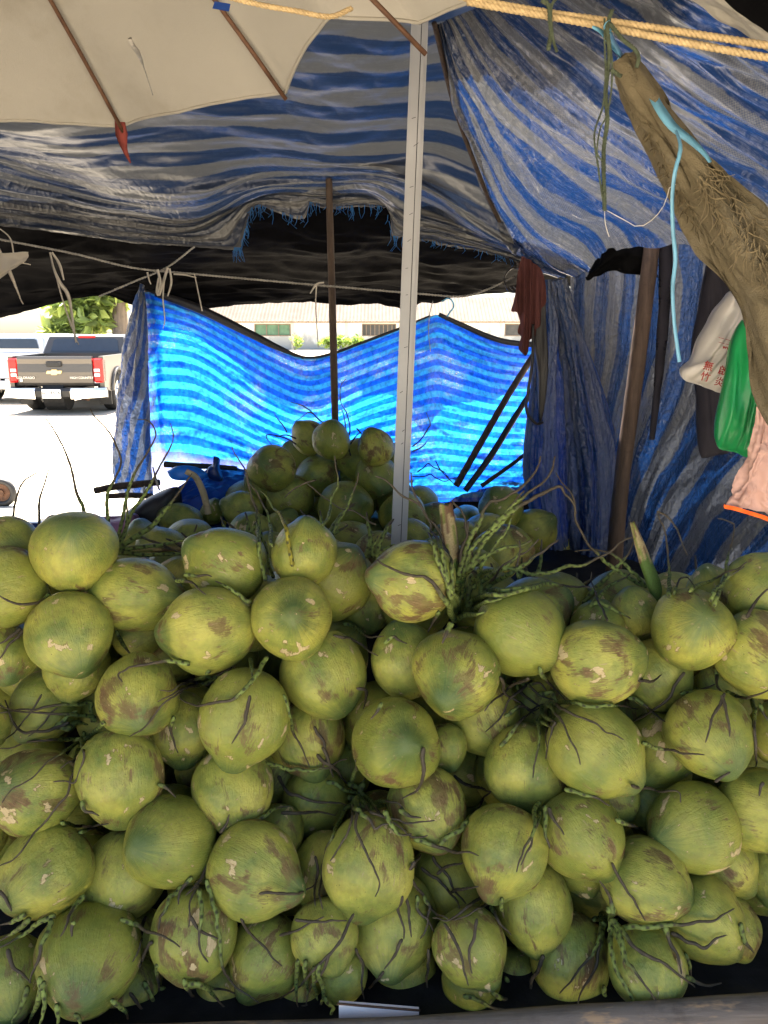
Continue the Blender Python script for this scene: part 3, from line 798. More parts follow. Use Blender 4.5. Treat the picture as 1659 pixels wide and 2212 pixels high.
rows.append([(x, bound(x, fold) * .28 + bound(x, low) * .72, 3.36) for x in xs_])
rag = []
for x in range(-220, 1121, 8):
    rag.append((x, bound(x, low) + (5 * noise.noise((x * .13, 1.5, 0)) if 500 < x else 1.5 * noise.noise((x * .05, 0, 0))), 3.38))
rows.append(rag)
def inside(r):          # the right edge follows the cord of the side roof
    out = []
    for x, y, Y in r:
        lim = float(np.interp(y, [-1500, -700, -420, -200, -60, 0, 60, 250, 420, 560], [1700, 1420, 1320, 1210, 1140, 1085, 966, 992, 1058, 1125]))
        k = float(np.interp(y, [-1500, -700, -200, 0], [6., 3.2, 1.6, 1.]))
        out.append((100 + (x - 100) * k if x < 100 else (x if x <= 860 else 860 + (x - 860) * (lim - 860) / 260.), y, Y))
    return out
rows = [inside(r) for r in rows]
rt = empty('roof_tarpaulin', at(450, 385, 3.2)); tag(rt, 'blue and grey striped tarpaulin sagging overhead behind the beige umbrella', 'tarpaulin')
sheet('cloth', rows, 240, 230, M['roof_tarp'], (6, 20.), wr=[(.022, 4, 9, 2.2, False), (.010, 5, 34, 4.4, True), (.0018, 22, 60, 8.8, True)], parent=rt)
# frayed threads on the torn edge
mb = MB(); r_ = random.Random(3)
for k in range(150):
    x = r_.choice([r_.uniform(505, 545), r_.uniform(545, 680), r_.uniform(660, 860), r_.uniform(840, 1110)])
    y = bound(x, low) - 6; L = r_.uniform(8, 34) * (1 if x < 900 else .6)
    a = at(x, y, 3.372); b = at(x + r_.uniform(-5, 5), y + L * .6, 3.37); c = at(x + r_.uniform(-9, 9), y + L, 3.365)
    mb.tube([a, b, c], [.0016, .0011, .0006], 3, False)
M['fray'] = simple('frayed_blue_thread', (.03, .14, .34), .5, .3, var=.3, translucent=(.03, .2, .5), tfac=.4)
o = mb.build('frayed_edge', M['fray'], rt); o['kind'] = 'stuff'

# sheets added out of view, over and beside the viewer, to shade the stall
tag(sheet('added_front_shade', [[(-2.0, 1.6, 2.98), (0, 1.6, 3.0), (3.3, 1.6, 2.98)], [(-2.0, 1.1, 2.98), (0, 1.1, 3.0), (3.3, 1.1, 2.98)], [(-2.0, .6, 2.75), (0, .6, 2.8), (3.3, .6, 2.75)], [(-2.0, .1, 1.97), (0, .1, 2.0), (3.3, .1, 1.97)]], 60, 60, M['roof_tarp'], (6, 18), wr=[(.03, 4, 4, 1.1, False)], world=True), 'added striped sheet out of view, shading the front of the stall', 'tarpaulin')
tag(sheet('added_left_shade', [[(-1.72, .5, 2.95), (-1.75, 1.4, 2.95), (-1.8, 3.5, 2.6)], [(-1.72, .5, 1.6), (-1.75, 1.4, 1.6), (-1.8, 3.5, 1.6)], [(-1.75, .5, .15), (-1.78, 1.4, .15), (-1.8, 3.5, .15)]], 50, 60, M['wall_tarp'], (4, 10), wr=[(.03, 4, 3, 4.1, False)], world=True), 'added striped sheet out of view, blocking light from the left', 'tarpaulin')  # unseen, added to keep side light off the rear heap
tag(sheet('added_right_shade', [[(1.2, 2.1, 2.9), (1.5, 1.2, 2.9), (1.7, .2, 2.8)], [(1.2, 2.1, 1.6), (1.5, 1.2, 1.6), (1.7, .2, 1.6)], [(1.2, 2.1, .12), (1.5, 1.2, .12), (1.7, .2, .12)]], 50, 60, M['wall_tarp'], (4, 10), wr=[(.03, 4, 3, 6.1, False)], world=True), 'added striped sheet out of view, blocking light from the right', 'tarpaulin')  # unseen, added to cut the open sky at the right front
# black sheet added behind the heap to keep bright ground out of its gaps
tag(sheet('added_blackout_sheet', [[(-.95, 4.2, .80), (0, 4.18, .86), (1.5, 4.1, .9)], [(-.95, 4.2, .5), (0, 4.2, .5), (1.5, 4.15, .5)], [(-.95, 4.25, .02), (0, 4.22, .02), (1.5, 4.2, .02)]], 60, 30, M['black_tarp'], wr=[(.02, 6, 2, 2.1, False)], world=True), 'added black sheet below the back tarpaulin, hiding bright ground behind the rear heap', 'plastic sheet')

# black sheeting behind and below it
bl = [(-260, 745), (-100, 705), (0, 689), (76, 669), (130, 654), (193, 644), (241, 647), (283, 662), (360, 668), (437, 671), (520, 664), (620, 662), (700, 658), (760, 661), (820, 656), (880, 663), (905, 652), (1000, 640), (1100, 628), (1200, 616), (1300, 610)]
bY = [(-260, 3.95), (340, 4.04), (480, 4.13), (640, 4.23), (1300, 4.28)]
xb_ = [-260, -100, 60, 200, 300, 420, 560, 700, 820, 940, 1080, 1200, 1300]
rows = [[(x, 330, 3.42) for x in xb_], [(x, 440, 3.5) for x in xb_], [(x, 540 + 6 * math.sin(x * .02), 3.72) for x in xb_], [(x, 610 + 5 * math.sin(x * .03), (3.9 + bound(x, bY)) / 2) for x in xb_],
        [(x, bound(x, bl) + 2.5 * noise.noise((x * .11, 3, 0)), bound(x, bY)) for x in range(-260, 1301, 12)]]
tag(sheet('black_sheeting', rows, 190, 80, M['black_tarp'], (1, 1), wr=[(.035, 5, 7, 3.3, False), (.012, 14, 26, 6.1, True)]), 'black plastic sheeting hanging below the striped roof above the back wall', 'plastic sheet')

# right hand roof tarp: stripes fan out from the top of the white pole
rows = [[(1250, -190, 2.0), (1500, -20, 1.72), (1660, 85, 1.6), (1840, 200, 1.5)],
        [(1150, -90, 2.25), (1400, 80, 1.9), (1580, 200, 1.75), (1800, 340, 1.6)],
        [(1060, -10, 2.42), (1270, 160, 2.15), (1480, 300, 1.95), (1780, 470, 1.72)],
        [(1005, 25, 2.52), (1150, 190, 2.38), (1350, 345, 2.2), (1560, 450, 2.02), (1750, 560, 1.9)],
        [(975, 40, 2.58), (1085, 215, 2.58), (1250, 370, 2.56), (1430, 448, 2.5), (1580, 540, 2.35)],
        [(955, 48, 2.6), (1035, 240, 2.74), (1150, 405, 2.88), (1290, 490, 2.92), (1330, 545, 2.95)],
        [(944, 53, 2.6), (1003, 255, 2.85), (1085, 430, 3.05), (1190, 545, 3.2), (1270, 592, 3.22)],
        [(938, 56, 2.6), (985, 250, 2.9), (1050, 420, 3.15), (1118, 560, 3.42), (1200, 602, 3.46)]]
rs = empty('side_roof_tarpaulin', at(1100, 300, 2.8)); tag(rs, 'blue and grey striped tarpaulin slung up to the right with fanned folds', 'tarpaulin')
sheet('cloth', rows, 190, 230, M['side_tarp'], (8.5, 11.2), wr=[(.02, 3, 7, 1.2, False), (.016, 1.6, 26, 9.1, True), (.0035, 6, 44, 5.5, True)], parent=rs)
cord('edge_cord', [(938, 50, 2.585), (985, 240, 2.87), (1050, 415, 3.12), (1112, 545, 3.38), (1125, 592, 3.44)], .0085, M['pole_wood'], rs)

# ------------------------------------------------------------------ back wall of the stall: thin backlit tarp on a stick frame
tops = [(298, 634), (312, 628), (420, 664), (540, 722), (600, 752), (660, 774), (720, 764), (780, 742), (860, 712), (930, 684), (948, 680), (1000, 704), (1060, 730), (1110, 742), (1200, 748)]
xt = [298, 320, 345, 420, 500, 580, 660, 720, 790, 860, 915, 947, 985, 1060, 1130, 1200]
def brow(v):                                             # v 0 top .. 1 bottom
    r = []
    for x in xt:
        t0 = bound(x, tops); x2 = x + (22 * v if x < 310 else (34 * v if x < 330 else (25 * v if x < 400 else 0)))
        arch = (34 * math.exp(-((x - 400) / 110) ** 2) - 26 * math.exp(-((x - 660) / 130) ** 2)) * math.sin(math.pi * min(1, v * 1.15))
        y = t0 + (1085 - t0) * v - arch
        fz = .05 * math.exp(-((x - 925) / 26) ** 2) - .04 * math.exp(-((x - 965) / 24) ** 2) + (-.02 if x < 310 else (.07 if x < 330 else 0))
        r.append((x2, y, 4.0 - fz + .03 * math.sin(x * .017 + 2 * v) + .08 * v))
    return r
bt = empty('back_tarpaulin', at(650, 1080, 4.05)); tag(bt, 'bright backlit blue striped tarpaulin forming the back wall of the stall', 'tarpaulin')
sheet('cloth', [brow(v) for v in (0, .12, .25, .4, .55, .7, .85, 1)], 220, 130, M['back_tarp'], (7, 15.6), wr=[(.014, 6, 4, 7.2, False), (.009, 9, 16, 2.6, True), (.004, 40, 30, 2.9, True)], parent=bt)
cord('top_hem', [(x, y - 1, 3.985) for x, y in tops[1:10]], [.012, .022, .022, .018, .008, .007, .007, .007], M['black_vinyl'], bt)
cord('top_hem', [(x, y - 1, 3.985) for x, y in tops[10:]], [.010, .013, .014, .014, .014], M['black_vinyl'], bt)

# left end flap of the back tarp, turned towards us
rows = [[(308, 614, 3.96), (313, 617, 3.93)], [(288, 668, 3.95), (302, 670, 3.90), (318, 690, 3.90)], [(266, 750, 3.94), (293, 755, 3.86), (319, 770, 3.90)],
        [(254, 850, 3.92), (288, 860, 3.85), (322, 870, 3.89)], [(245, 960, 3.92), (284, 975, 3.86), (326, 985, 3.9)], [(250, 1045, 3.92), (285, 1052, 3.88), (330, 1040, 3.9)], [(262, 1070, 3.95), (292, 1076, 3.9), (332, 1075, 3.92)]]
rowsT = [[cromu(np.array([tuple(at(*p)) for p in r]), 8)[k] for r in rows] for k in range(9)]
tag(sheet('tarpaulin_flap', rowsT, 90, 40, M['flap_tarp'], (3, 3.2), wr=[(.02, 4, 4, 2.1, False), (.009, 12, 18, 3.7, True)], world=True, shear=3.5), 'crumpled grey-blue tarpaulin flap at the left end of the back wall', 'tarpaulin')

# ------------------------------------------------------------------ right wall tarps
def wY(x): return 3.55 - (x - 1230) * .0021
rows = [[(1215, 1330), (1200, 1150), (1205, 1000), (1215, 800), (1230, 600), (1238, 440), (1240, 310)],
        [(1262, 1340), (1258, 1180), (1262, 1050), (1275, 830), (1290, 620), (1300, 430), (1305, 300)],
        [(1275, 1350), (1272, 1200), (1310, 950), (1350, 690), (1372, 430), (1380, 290)],
        [(1284, 1360), (1290, 1250), (1352, 1010), (1424, 760), (1452, 430), (1462, 290)],
        [(1300, 1380), (1330, 1260), (1412, 1060), (1510, 860), (1565, 470), (1590, 300)],
        [(1352, 1400), (1400, 1270), (1490, 1110), (1605, 940), (1700, 600), (1740, 380)],
        [(1440, 1420), (1490, 1300), (1570, 1180), (1685, 1045), (1800, 800), (1860, 520)],
        [(1550, 1430), (1590, 1350), (1655, 1255), (1750, 1150), (1850, 1000)],
        [(1700, 1440), (1740, 1380), (1770, 1330), (1820, 1280), (1900, 1200)]]
rows = [[(x, y, wY(x) + .03 * math.sin(y * .02 + k)) for x, y in r] for k, r in enumerate(rows)]
for k, Yt in []:      # the top leans in to meet the side roof
    x_, y_, _ = rows[k][-1]; rows[k][-1] = (x_, y_, Yt)
tag(sheet('wall_tarpaulin', rows, 150, 240, M['wall_tarp'], (6, 10.5), wr=[(.022, 4, 8, 5.2, False), (.012, 2.4, 24, 2.8, True), (.005, 9, 22, 7.7, True)]), 'dull blue and grey striped tarpaulin forming the right wall behind the post', 'tarpaulin')
cols = [[(1180, 606), (1164, 720), (1148, 860), (1132, 1000), (1150, 1110), (1190, 1220)], [(1190, 604), (1188, 720), (1182, 860), (1175, 1010), (1185, 1130), (1215, 1260)],
        [(1198, 604), (1210, 720), (1222, 860), (1225, 1020), (1228, 1150), (1240, 1290)], [(1206, 605), (1232, 720), (1258, 860), (1275, 1000), (1278, 1140), (1268, 1310)], [(1214, 606), (1250, 715), (1295, 830), (1330, 980), (1330, 1130), (1300, 1310)]]
cols = [[(x, y, 3.38 - .07 * k / 4 - .04 * math.sin(k * 2.5)) for x, y in c] for k, c in enumerate(cols)]
tag(sheet('curtain_tarpaulin', cols, 110, 120, M['curtain_tarp'], (5, 3.4), wr=[(.020, 1.3, 17, 6.2, True), (.007, 10, 30, 3.1, True)]), 'gathered blue tarpaulin curtain hanging in folds left of the right post', 'tarpaulin')

# black sheet standing for the dark hole where roof and wall meet
rows = [[(1275, 600, 3.12), (1310, 490, 3.1), (1350, 470, 3.05), (1395, 490, 3.02), (1415, 560, 3.0)], [(1270, 600, 3.05), (1320, 540, 2.98), (1360, 530, 2.98), (1400, 540, 2.98), (1418, 580, 2.98)], [(1265, 604, 3.1), (1320, 590, 3.05), (1360, 592, 3.02), (1400, 600, 3.02), (1420, 604, 3.0)]]
tag(sheet('dark_hole_sheet', rows, 50, 40, M['black_tarp'], wr=[(.02, 4, 4, 1.3, False)]), 'black sheet standing for the dark hole under the roof left of the right post', 'plastic sheet')
cord_pts = [(1432, 445, 3.02), (1438, 600, 3.0), (1424, 800, 2.98), (1408, 950, 2.96)]
ribbon('black_strap', cord_pts, [.045, .05, .035, .02], M['dark_cloth']); tag(bpy.data.objects['black_strap'], 'black cloth strap hanging down along the right post', 'strap')

# ------------------------------------------------------------------ poles
def pole(name, pts, rad, mat, label, cat, seg=14, rough=.06):
    P = [at(*p) for p in pts]; n = 60; path = crom(P, n); fr = frames(path); V = []; Fs = []
    rr = np.interp(np.linspace(0, 1, n + 1), np.linspace(0, 1, len(rad)), rad)
    for i, (p, a, b) in enumerate(fr):
        for j in range(seg):
            t_ = 2 * math.pi * j / seg
            V.append(p + (a * math.cos(t_) + b * math.sin(t_)) * rr[i] * (1 + rough * fbm(i * .25, math.cos(t_) * 1.5, math.sin(t_) * 1.5 + P[0].x)))
    for i in range(n):
        for j in range(seg): Fs.append((i * seg + j, i * seg + (j + 1) % seg, (i + 1) * seg + (j + 1) % seg, (i + 1) * seg + j))
    Fs.append(tuple(range(seg))[::-1]); Fs.append(tuple(n * seg + j for j in range(seg)))
    return tag(mesh_obj(name, V, Fs, mat, smooth=True), label, cat)
pole('wooden_pole', [(710, 372, 3.3), (714, 520, 3.32), (719, 700, 3.34), (724, 912, 3.36), (728, 1080, 3.38)], [.013, .014, .0155, .0150, .015], M['pole_wood'], 'thin dark wooden pole rising from the rear heap left of the white pole', 'pole')
pole('wooden_post', [(1420, 430, 3.0), (1395, 640, 2.96), (1368, 850, 2.93), (1345, 1020, 2.9), (1328, 1200, 2.87), (1312, 1400, 2.85)], [.027, .028, .029, .028, .03, .032], M['post_wood'], 'thick leaning brown wooden post in front of the right wall', 'post', rough=.05)
pole('stick', [(1152, 768, 3.72), (1100, 850, 3.70), (1045, 945, 3.66), (985, 1050, 3.6)], [.014, .015, .016, .015], M['pole_wood'], 'dark stick leaning against the back tarpaulin, the left of two', 'stick')
pole('stick', [(1158, 830, 3.70), (1110, 905, 3.68), (1060, 985, 3.64), (1005, 1060, 3.6)], [.012, .014, .015, .014], M['black_vinyl'], 'dark stick leaning against the back tarpaulin, the right of two', 'stick')
pole('stick', [(1160, 960, 3.6), (1110, 1000, 3.58), (1040, 1050, 3.55)], [.008, .009, .010], M['pole_wood'], 'short thin dark stick low against the back tarpaulin', 'stick')

# white square pole with a groove and nail scratches
wp = empty('white_pole', at(865, 1170, 2.35)); tag(wp, 'white square painted pole standing between the two heaps of coconuts', 'pole')
a0, a1 = at(908, 20, 2.52), at(852, 1420, 2.33)
axis = (a0 - a1).normalized(); side = Vector((1, 0, 0)); side = (side - axis * side.dot(axis)).normalized(); fw = axis.cross(side).normalized()
def wpole(t_, sx, fy): return a1 + (a0 - a1) * t_ + side * sx + fw * fy
def sgn(): return 1 if fw.y < 0 else -1
fwn = fw * sgn()
def bar(x0, x1, d0, d1):
    v = []
    for t_ in (0, 1):
        c = a1 + (a0 - a1) * t_
        v += [c + side * x0 + fwn * d1, c + side * x1 + fwn * d1, c + side * x1 + fwn * d0, c + side * x0 + fwn * d0]
    return v, [(0, 1, 5, 4), (1, 2, 6, 5), (2, 3, 7, 6), (3, 0, 4, 7), (3, 2, 1, 0), (4, 5, 6, 7)]
MB().add(*bar(-.024, .004, -.02, .020)).build('face', M['white_pole'], wp)
MB().add(*bar(.0062, .016, -.02, .0205)).build('face', M['white_pole'], wp)
MB().add(*bar(.0162, .0235, -.02, .014)).build('face', M['white_pole'], wp)
MB().add(*bar(-.022, .022, -.022, .010)).build('core', M['dark_mark'], wp)
r_ = random.Random(11)
for k in range(16):
    t_ = [.12, .14, .16, .17, .35, .37, .50, .58, .62, .66, .70, .74, .80, .84, .43, .22][k]; L = r_.uniform(.006, .013); x0 = r_.uniform(-.016, -.004)
    p = a1 + (a0 - a1) * t_ + fwn * .0207 + side * x0
    mb = MB(); mb.tube([p, p + side * L + axis * L * r_.uniform(.2, .9)], .0009, 4); mb.build('scratch', M['dark_mark'], wp)

# ------------------------------------------------------------------ umbrella (seen from below)
UC = ats(-880, -1243, .9 / 1914.)
um = empty('umbrella', (UC.x, UC.y, 0)); tag(um, 'beige market umbrella with rusty ribs, seen from below at the top', 'umbrella')
def edge(px, py, dz):
    d = ray(px, py); return Vector((0, 0, CAMZ)) + d * (dz / d.z)
E = [(76, edge(265, 272, .45)), (46, edge(617, 200, .45))]
notch = [edge(712, 42, .50), edge(905, 46, .50)]
v4 = Vector((.30, 1.2, CAMZ + .48))
def rim(a, r=.92, z=.45): return Vector((UC.x + r * math.cos(math.radians(a)), UC.y + r * math.sin(math.radians(a)), CAMZ + z))
ring = [rim(226), rim(196), rim(166), rim(136), rim(106), E[0][1], E[1][1], notch[0], notch[1], v4, rim(-33, 1.0, .47), rim(-63), rim(-93), rim(-123)]
V = []; Fs = []; uvv = []
nr, ns = 18, 10
pts = []
for i in range(len(ring)):
    a, b = ring[i], ring[(i + 1) % len(ring)]
    for k in range(ns):
        t_ = k / ns; p = a.lerp(b, t_)
        if i not in (7,): p = p + (UC - p) * .010 * math.sin(math.pi * t_)
        pts.append((p, t_, i))
n = len(pts)
for k in range(nr + 1):
    r = k / nr
    for j, (p, t_, i) in enumerate(pts):
        q = UC.lerp(p, r)
        sag = .045 * math.sin(math.pi * t_) * math.sin(math.pi * r) if i != 7 else 0
        q.z += sag + .10 * math.sin(math.pi * r) + .006 * fbm(q.x * 6, q.y * 6, 1.0) * r
        V.append(q)
for k in range(nr):
    for j in range(n): Fs.append((k * n + j, (k + 1) * n + j, (k + 1) * n + (j + 1) % n, k * n + (j + 1) % n))
mesh_obj('canopy', V, Fs, M['canvas'], um, True)
hem = MB()
ep = [V[nr * n + j] for j in range(n)]; hem.tube(ep + ep[:1], .0035, 5); hem.build('hem', M['canvas'], um, True)
tips = ring[:7] + [edge(920, 105, .45)] + ring[9:]
for k, tp in enumerate(tips):
    path = []
    for i in range(13):
        r = i / 12; q = UC.lerp(tp, r); q.z += .10 * math.sin(math.pi * r) - .012; path.append(q)
    if k == 7: path = [UC.lerp(tp, i / 12) + Vector((0, 0, (.10 * math.sin(math.pi * i / 12) - .012) * (1 if i < 10 else .7))) for i in range(13)]
    mb = MB(); mb.tube(path, .0042, 8); rb = mb.build('rib', M['rust'], um, True)
    mid = path[7]; mb = MB(); mb.tube([path[7] - (path[7] - path[6]).normalized() * .012, path[7] + (path[7] - path[6]).normalized() * .012], .0062, 8)
    c_ = mb.build('rib_joint', M['rust'], um); c_.parent = rb; c_.matrix_parent_inverse = Matrix.Identity(4)
mb = MB(); mb.tube([(UC.x, UC.y, 0), (UC.x, UC.y, UC.z + .05)], .02, 12); mb.build('pole', M['white_pole'], um, True)
# stains and patches sewn on the canopy
for (x, y, w, h, m) in ((478, 8, 20, 10, 'blue_plastic'),):
    d = .52 if y < 50 else .53
    c = edge(x, y, d); s = d / ray(x, y).z
    mesh_obj('patch', [c + Vector((-w * s, .0, -h * s * .4 - .004)), c + Vector((w * s * .8, .0, -h * s - .004)), c + Vector((w * s, .0, h * s * .5 - .004)), c + Vector((-w * s * .7, 0, h * s - .004))], [(0, 1, 2, 3)], M[m], um)
cord('dangling_string', [(281, 84, 1.50), (284, 94, 1.505), (300, 118, 1.55), (312, 150, 1.62), (330, 205, 1.72)], [.004, .0045, .0014, .0010, .0010], M['grey_cord']); tag(bpy.data.objects['dangling_string'], 'knotted string on the underside of the beige umbrella', 'string')
ribbon('red_ribbon', [(258, 258, 1.93), (264, 300, 1.94), (270, 325, 1.95), (282, 352, 1.96)], [.022, .03, .014, .003], M['red_rag'])
tag(bpy.data.objects['red_ribbon'], 'torn red rag tied to the tip of an umbrella rib', 'rag')

# beige awning and black sheet in the top right corner
tag(sheet('beige_awning', [[(1440, -40, 1.40), (1560, 45, 1.38), (1680, 125, 1.36), (1800, 205, 1.34)], [(1520, -40, 1.36), (1600, 30, 1.34), (1680, 95, 1.32), (1800, 190, 1.3)]], 40, 12, M['canvas'], wr=[(.006, 5, 2, 4.2, False)]), 'strip of beige awning cloth in the top right corner', 'awning')
tag(sheet('black_awning', [[(1470, -40, 1.46), (1570, 40, 1.44), (1680, 120, 1.42), (1800, 205, 1.40)], [(1700, -200, 1.44), (1800, -90, 1.42), (1900, 0, 1.40), (2000, 80, 1.38)]], 30, 20, M['black_tarp'], wr=[(.01, 5, 3, 2.2, False)]), 'black plastic awning behind the beige strip in the top right corner', 'awning')

# ------------------------------------------------------------------ ropes
rope('sisal_rope', [(930, -22, 1.30), (1060, 6, 1.29), (1180, 27, 1.28), (1300, 44, 1.27), (1480, 70, 1.25), (1700, 105, 1.22)], .0052, M['sisal'], pitch=.022)
tag(bpy.data.objects['sisal_rope'], 'upper strand of the doubled thick sisal rope across the top right', 'rope', 'doubled sisal rope')
rope('sisal_rope', [(1010, 4, 1.295), (1100, 20, 1.285), (1200, 38, 1.275), (1320, 60, 1.262), (1480, 92, 1.242), (1700, 132, 1.212)], .0052, M['sisal'], pitch=.022)
tag(bpy.data.objects['sisal_rope.001'], 'lower strand of the doubled thick sisal rope across the top right', 'rope', 'doubled sisal rope')
rope('sisal_rope', [(470, -12, 1.36), (560, 10, 1.37), (640, 24, 1.38), (712, 36, 1.40), (760, 18, 1.42)], .0042, M['sisal'], pitch=.02)
tag(bpy.data.objects['sisal_rope.002'], 'sisal rope stretched across the underside of the beige umbrella', 'rope')
gr = empty('green_rope', at(1310, 60, 1.255)); tag(gr, 'frayed dark green rope hanging from the sisal rope at the top right', 'rope')
rope('strand', [(1322, 22, 1.25), (1312, 60, 1.243), (1316, 120, 1.25), (1308, 200, 1.26), (1312, 260, 1.26), (1304, 330, 1.26), (1306, 455, 1.26)], .0034, M['green_rope'], gr, pitch=.016)
rope('strand', [(1306, 40, 1.25), (1306, 90, 1.245), (1308, 160, 1.25), (1302, 230, 1.255), (1284, 290, 1.258), (1292, 360, 1.258), (1302, 430, 1.258)], .0018, M['green_rope'], gr, pitch=.012, strands=2)
rope('strand', [(1312, 60, 1.245), (1322, 130, 1.25), (1320, 200, 1.25), (1310, 250, 1.255), (1296, 280, 1.257), (1290, 330, 1.257), (1304, 350, 1.257)], .0015, M['green_rope'], gr, pitch=.012, strands=2)
rope('strand', [(1316, 50, 1.24), (1345, 85, 1.245), (1372, 108, 1.25), (1380, 125, 1.25), (1375, 145, 1.25)], .0032, M['green_rope'], gr, pitch=.014)
rope('strand', [(1320, 150, 1.25), (1330, 158, 1.25), (1342, 165, 1.25)], .003, M['green_rope'], gr, pitch=.014)
cord('loose_thread', [(1306, 452, 1.26), (1307, 480, 1.26), (1312, 500, 1.26), (1316, 512, 1.26)], .0006, M['white_tape'], gr)
g2 = empty('green_rope', at(1190, 40, 1.27)); tag(g2, 'short knotted dark green rope end under the sisal rope', 'rope')
rope('strand', [(1170, 0, 1.262), (1185, 12, 1.262), (1188, 40, 1.268), (1190, 75, 1.27), (1184, 108, 1.27)], .0036, M['green_rope'], g2, pitch=.014)
rope('strand', [(1206, -6, 1.262), (1192, 10, 1.262), (1190, 50, 1.266), (1196, 90, 1.27), (1203, 112, 1.27)], .0024, M['green_rope'], g2, pitch=.014)

# brown frayed canvas on the right
lf = [(1338, 128), (1362, 212), (1420, 340), (1466, 440), (1524, 560), (1590, 672), (1615, 760), (1640, 860), (1680, 930)]
rg = [(1352, 126), (1402, 190), (1462, 260), (1530, 330), (1590, 395), (1660, 470), (1740, 550), (1800, 640), (1860, 760)]
rows = []
for f in np.linspace(0, 1, 7):
    rows.append([(l[0] + (r[0] - l[0]) * f, l[1] + (r[1] - l[1]) * f, 1.40 - .022 * k - .055 * math.sin(math.pi * f) + .02 * math.sin(f * 14 + k)) for k, (l, r) in enumerate(zip(lf, rg))])
bc = empty('brown_canvas', at(1500, 500, 1.35)); tag(bc, 'frayed brown canvas awning gathered to a knot at the upper right', 'canvas')
sheet('cloth', rows, 150, 90, M['brown_canvas'], wr=[(.013, 1.2, 8, 3.9, True), (.003, 4, 24, 5.5, True)], parent=bc)
mb = MB(); r_ = random.Random(21)
for k in range(260):
    if k < 80: t_ = r_.uniform(.15, .45); f = r_.uniform(-.02, .2)
    else: t_ = r_.uniform(.38, .72); f = r_.uniform(.45, .98)
    L_ = np.interp(t_, np.linspace(0, 1, 9), [p[0] for p in lf]), np.interp(t_, np.linspace(0, 1, 9), [p[1] for p in lf])
    R_ = np.interp(t_, np.linspace(0, 1, 9), [p[0] for p in rg]), np.interp(t_, np.linspace(0, 1, 9), [p[1] for p in rg])
    x, y = L_[0] + (R_[0] - L_[0]) * f, L_[1] + (R_[1] - L_[1]) * f; Y = 1.40 - .022 * t_ * 8 - .055 * math.sin(math.pi * max(f, 0)) - .030
    path = [(x, y, Y)]; a = r_.uniform(.6, 1.9); L = r_.uniform(12, 30) if k < 80 else r_.uniform(25, 80)
    for q in range(5):
        a += r_.uniform(-.5, .5); path.append((path[-1][0] + math.cos(a) * L / 5, path[-1][1] + math.sin(a) * L / 5, Y - .004 * q))
    mb.tube(crom([at(*p) for p in path], 9), [.0009] * 8 + [.0005] * 2, 3, False)
M['thread'] = simple('canvas_thread', (.15, .118, .068), .9, .1, var=.3)
o = mb.build('frayed_threads', M['thread'], bc); o['kind'] = 'stuff'
# light blue plastic tape that ties it
tp = empty('blue_tape', at(1345, 130, 1.36)); tag(tp, 'light blue plastic tape knotted round the brown canvas, one end dangling', 'plastic tape')
ribbon('tape', [(1310, 50, 1.24), (1318, 75, 1.26), (1334, 105, 1.32), (1350, 132, 1.37)], [.012, .014, .012, .007], M['blue_tape'], tp)
ribbon('tape', [(1280, 58, 1.25), (1298, 68, 1.26), (1316, 90, 1.29), (1348, 130, 1.365)], [.004, .010, .009, .006], M['blue_tape'], tp)
ribbon('tape', [(1352, 134, 1.36), (1372, 165, 1.335), (1402, 194, 1.31), (1424, 232, 1.285), (1452, 272, 1.265), (1490, 302, 1.25), (1520, 330, 1.235), (1534, 350, 1.225)], [.006, .008, .011, .015, .016, .012, .009, .005], M['blue_tape'], tp)
ribbon('tape', [(1352, 138, 1.36), (1362, 168, 1.332), (1382, 194, 1.312)], [.008, .011, .008], M['blue_tape'], tp)
MB().tube(crom([at(1343, 128, 1.362), at(1350, 138, 1.356), at(1356, 132, 1.362)], 10), .009, 8).build('knot', M['blue_tape'], tp, True)
ribbon('dangling_end', [(1460, 280, 1.26), (1470, 320, 1.225), (1458, 372, 1.22), (1452, 430, 1.23), (1454, 500, 1.24), (1459, 560, 1.24), (1453, 620, 1.24), (1456, 690, 1.24), (1462, 740, 1.24), (1468, 782, 1.24)], [.004, .0055, .006, .006, .006, .006, .006, .0055, .0055, .006], M['blue_tape'], tp)
cord('white_thread', [(1306, 452, 1.262), (1350, 476, 1.262), (1380, 490, 1.262), (1412, 472, 1.26), (1436, 440, 1.26), (1448, 400, 1.25), (1460, 398, 1.25)], .0007, M['white_tape'])
tag(bpy.data.objects['white_thread'], 'thin white thread looping from the green rope to the blue tape', 'thread')

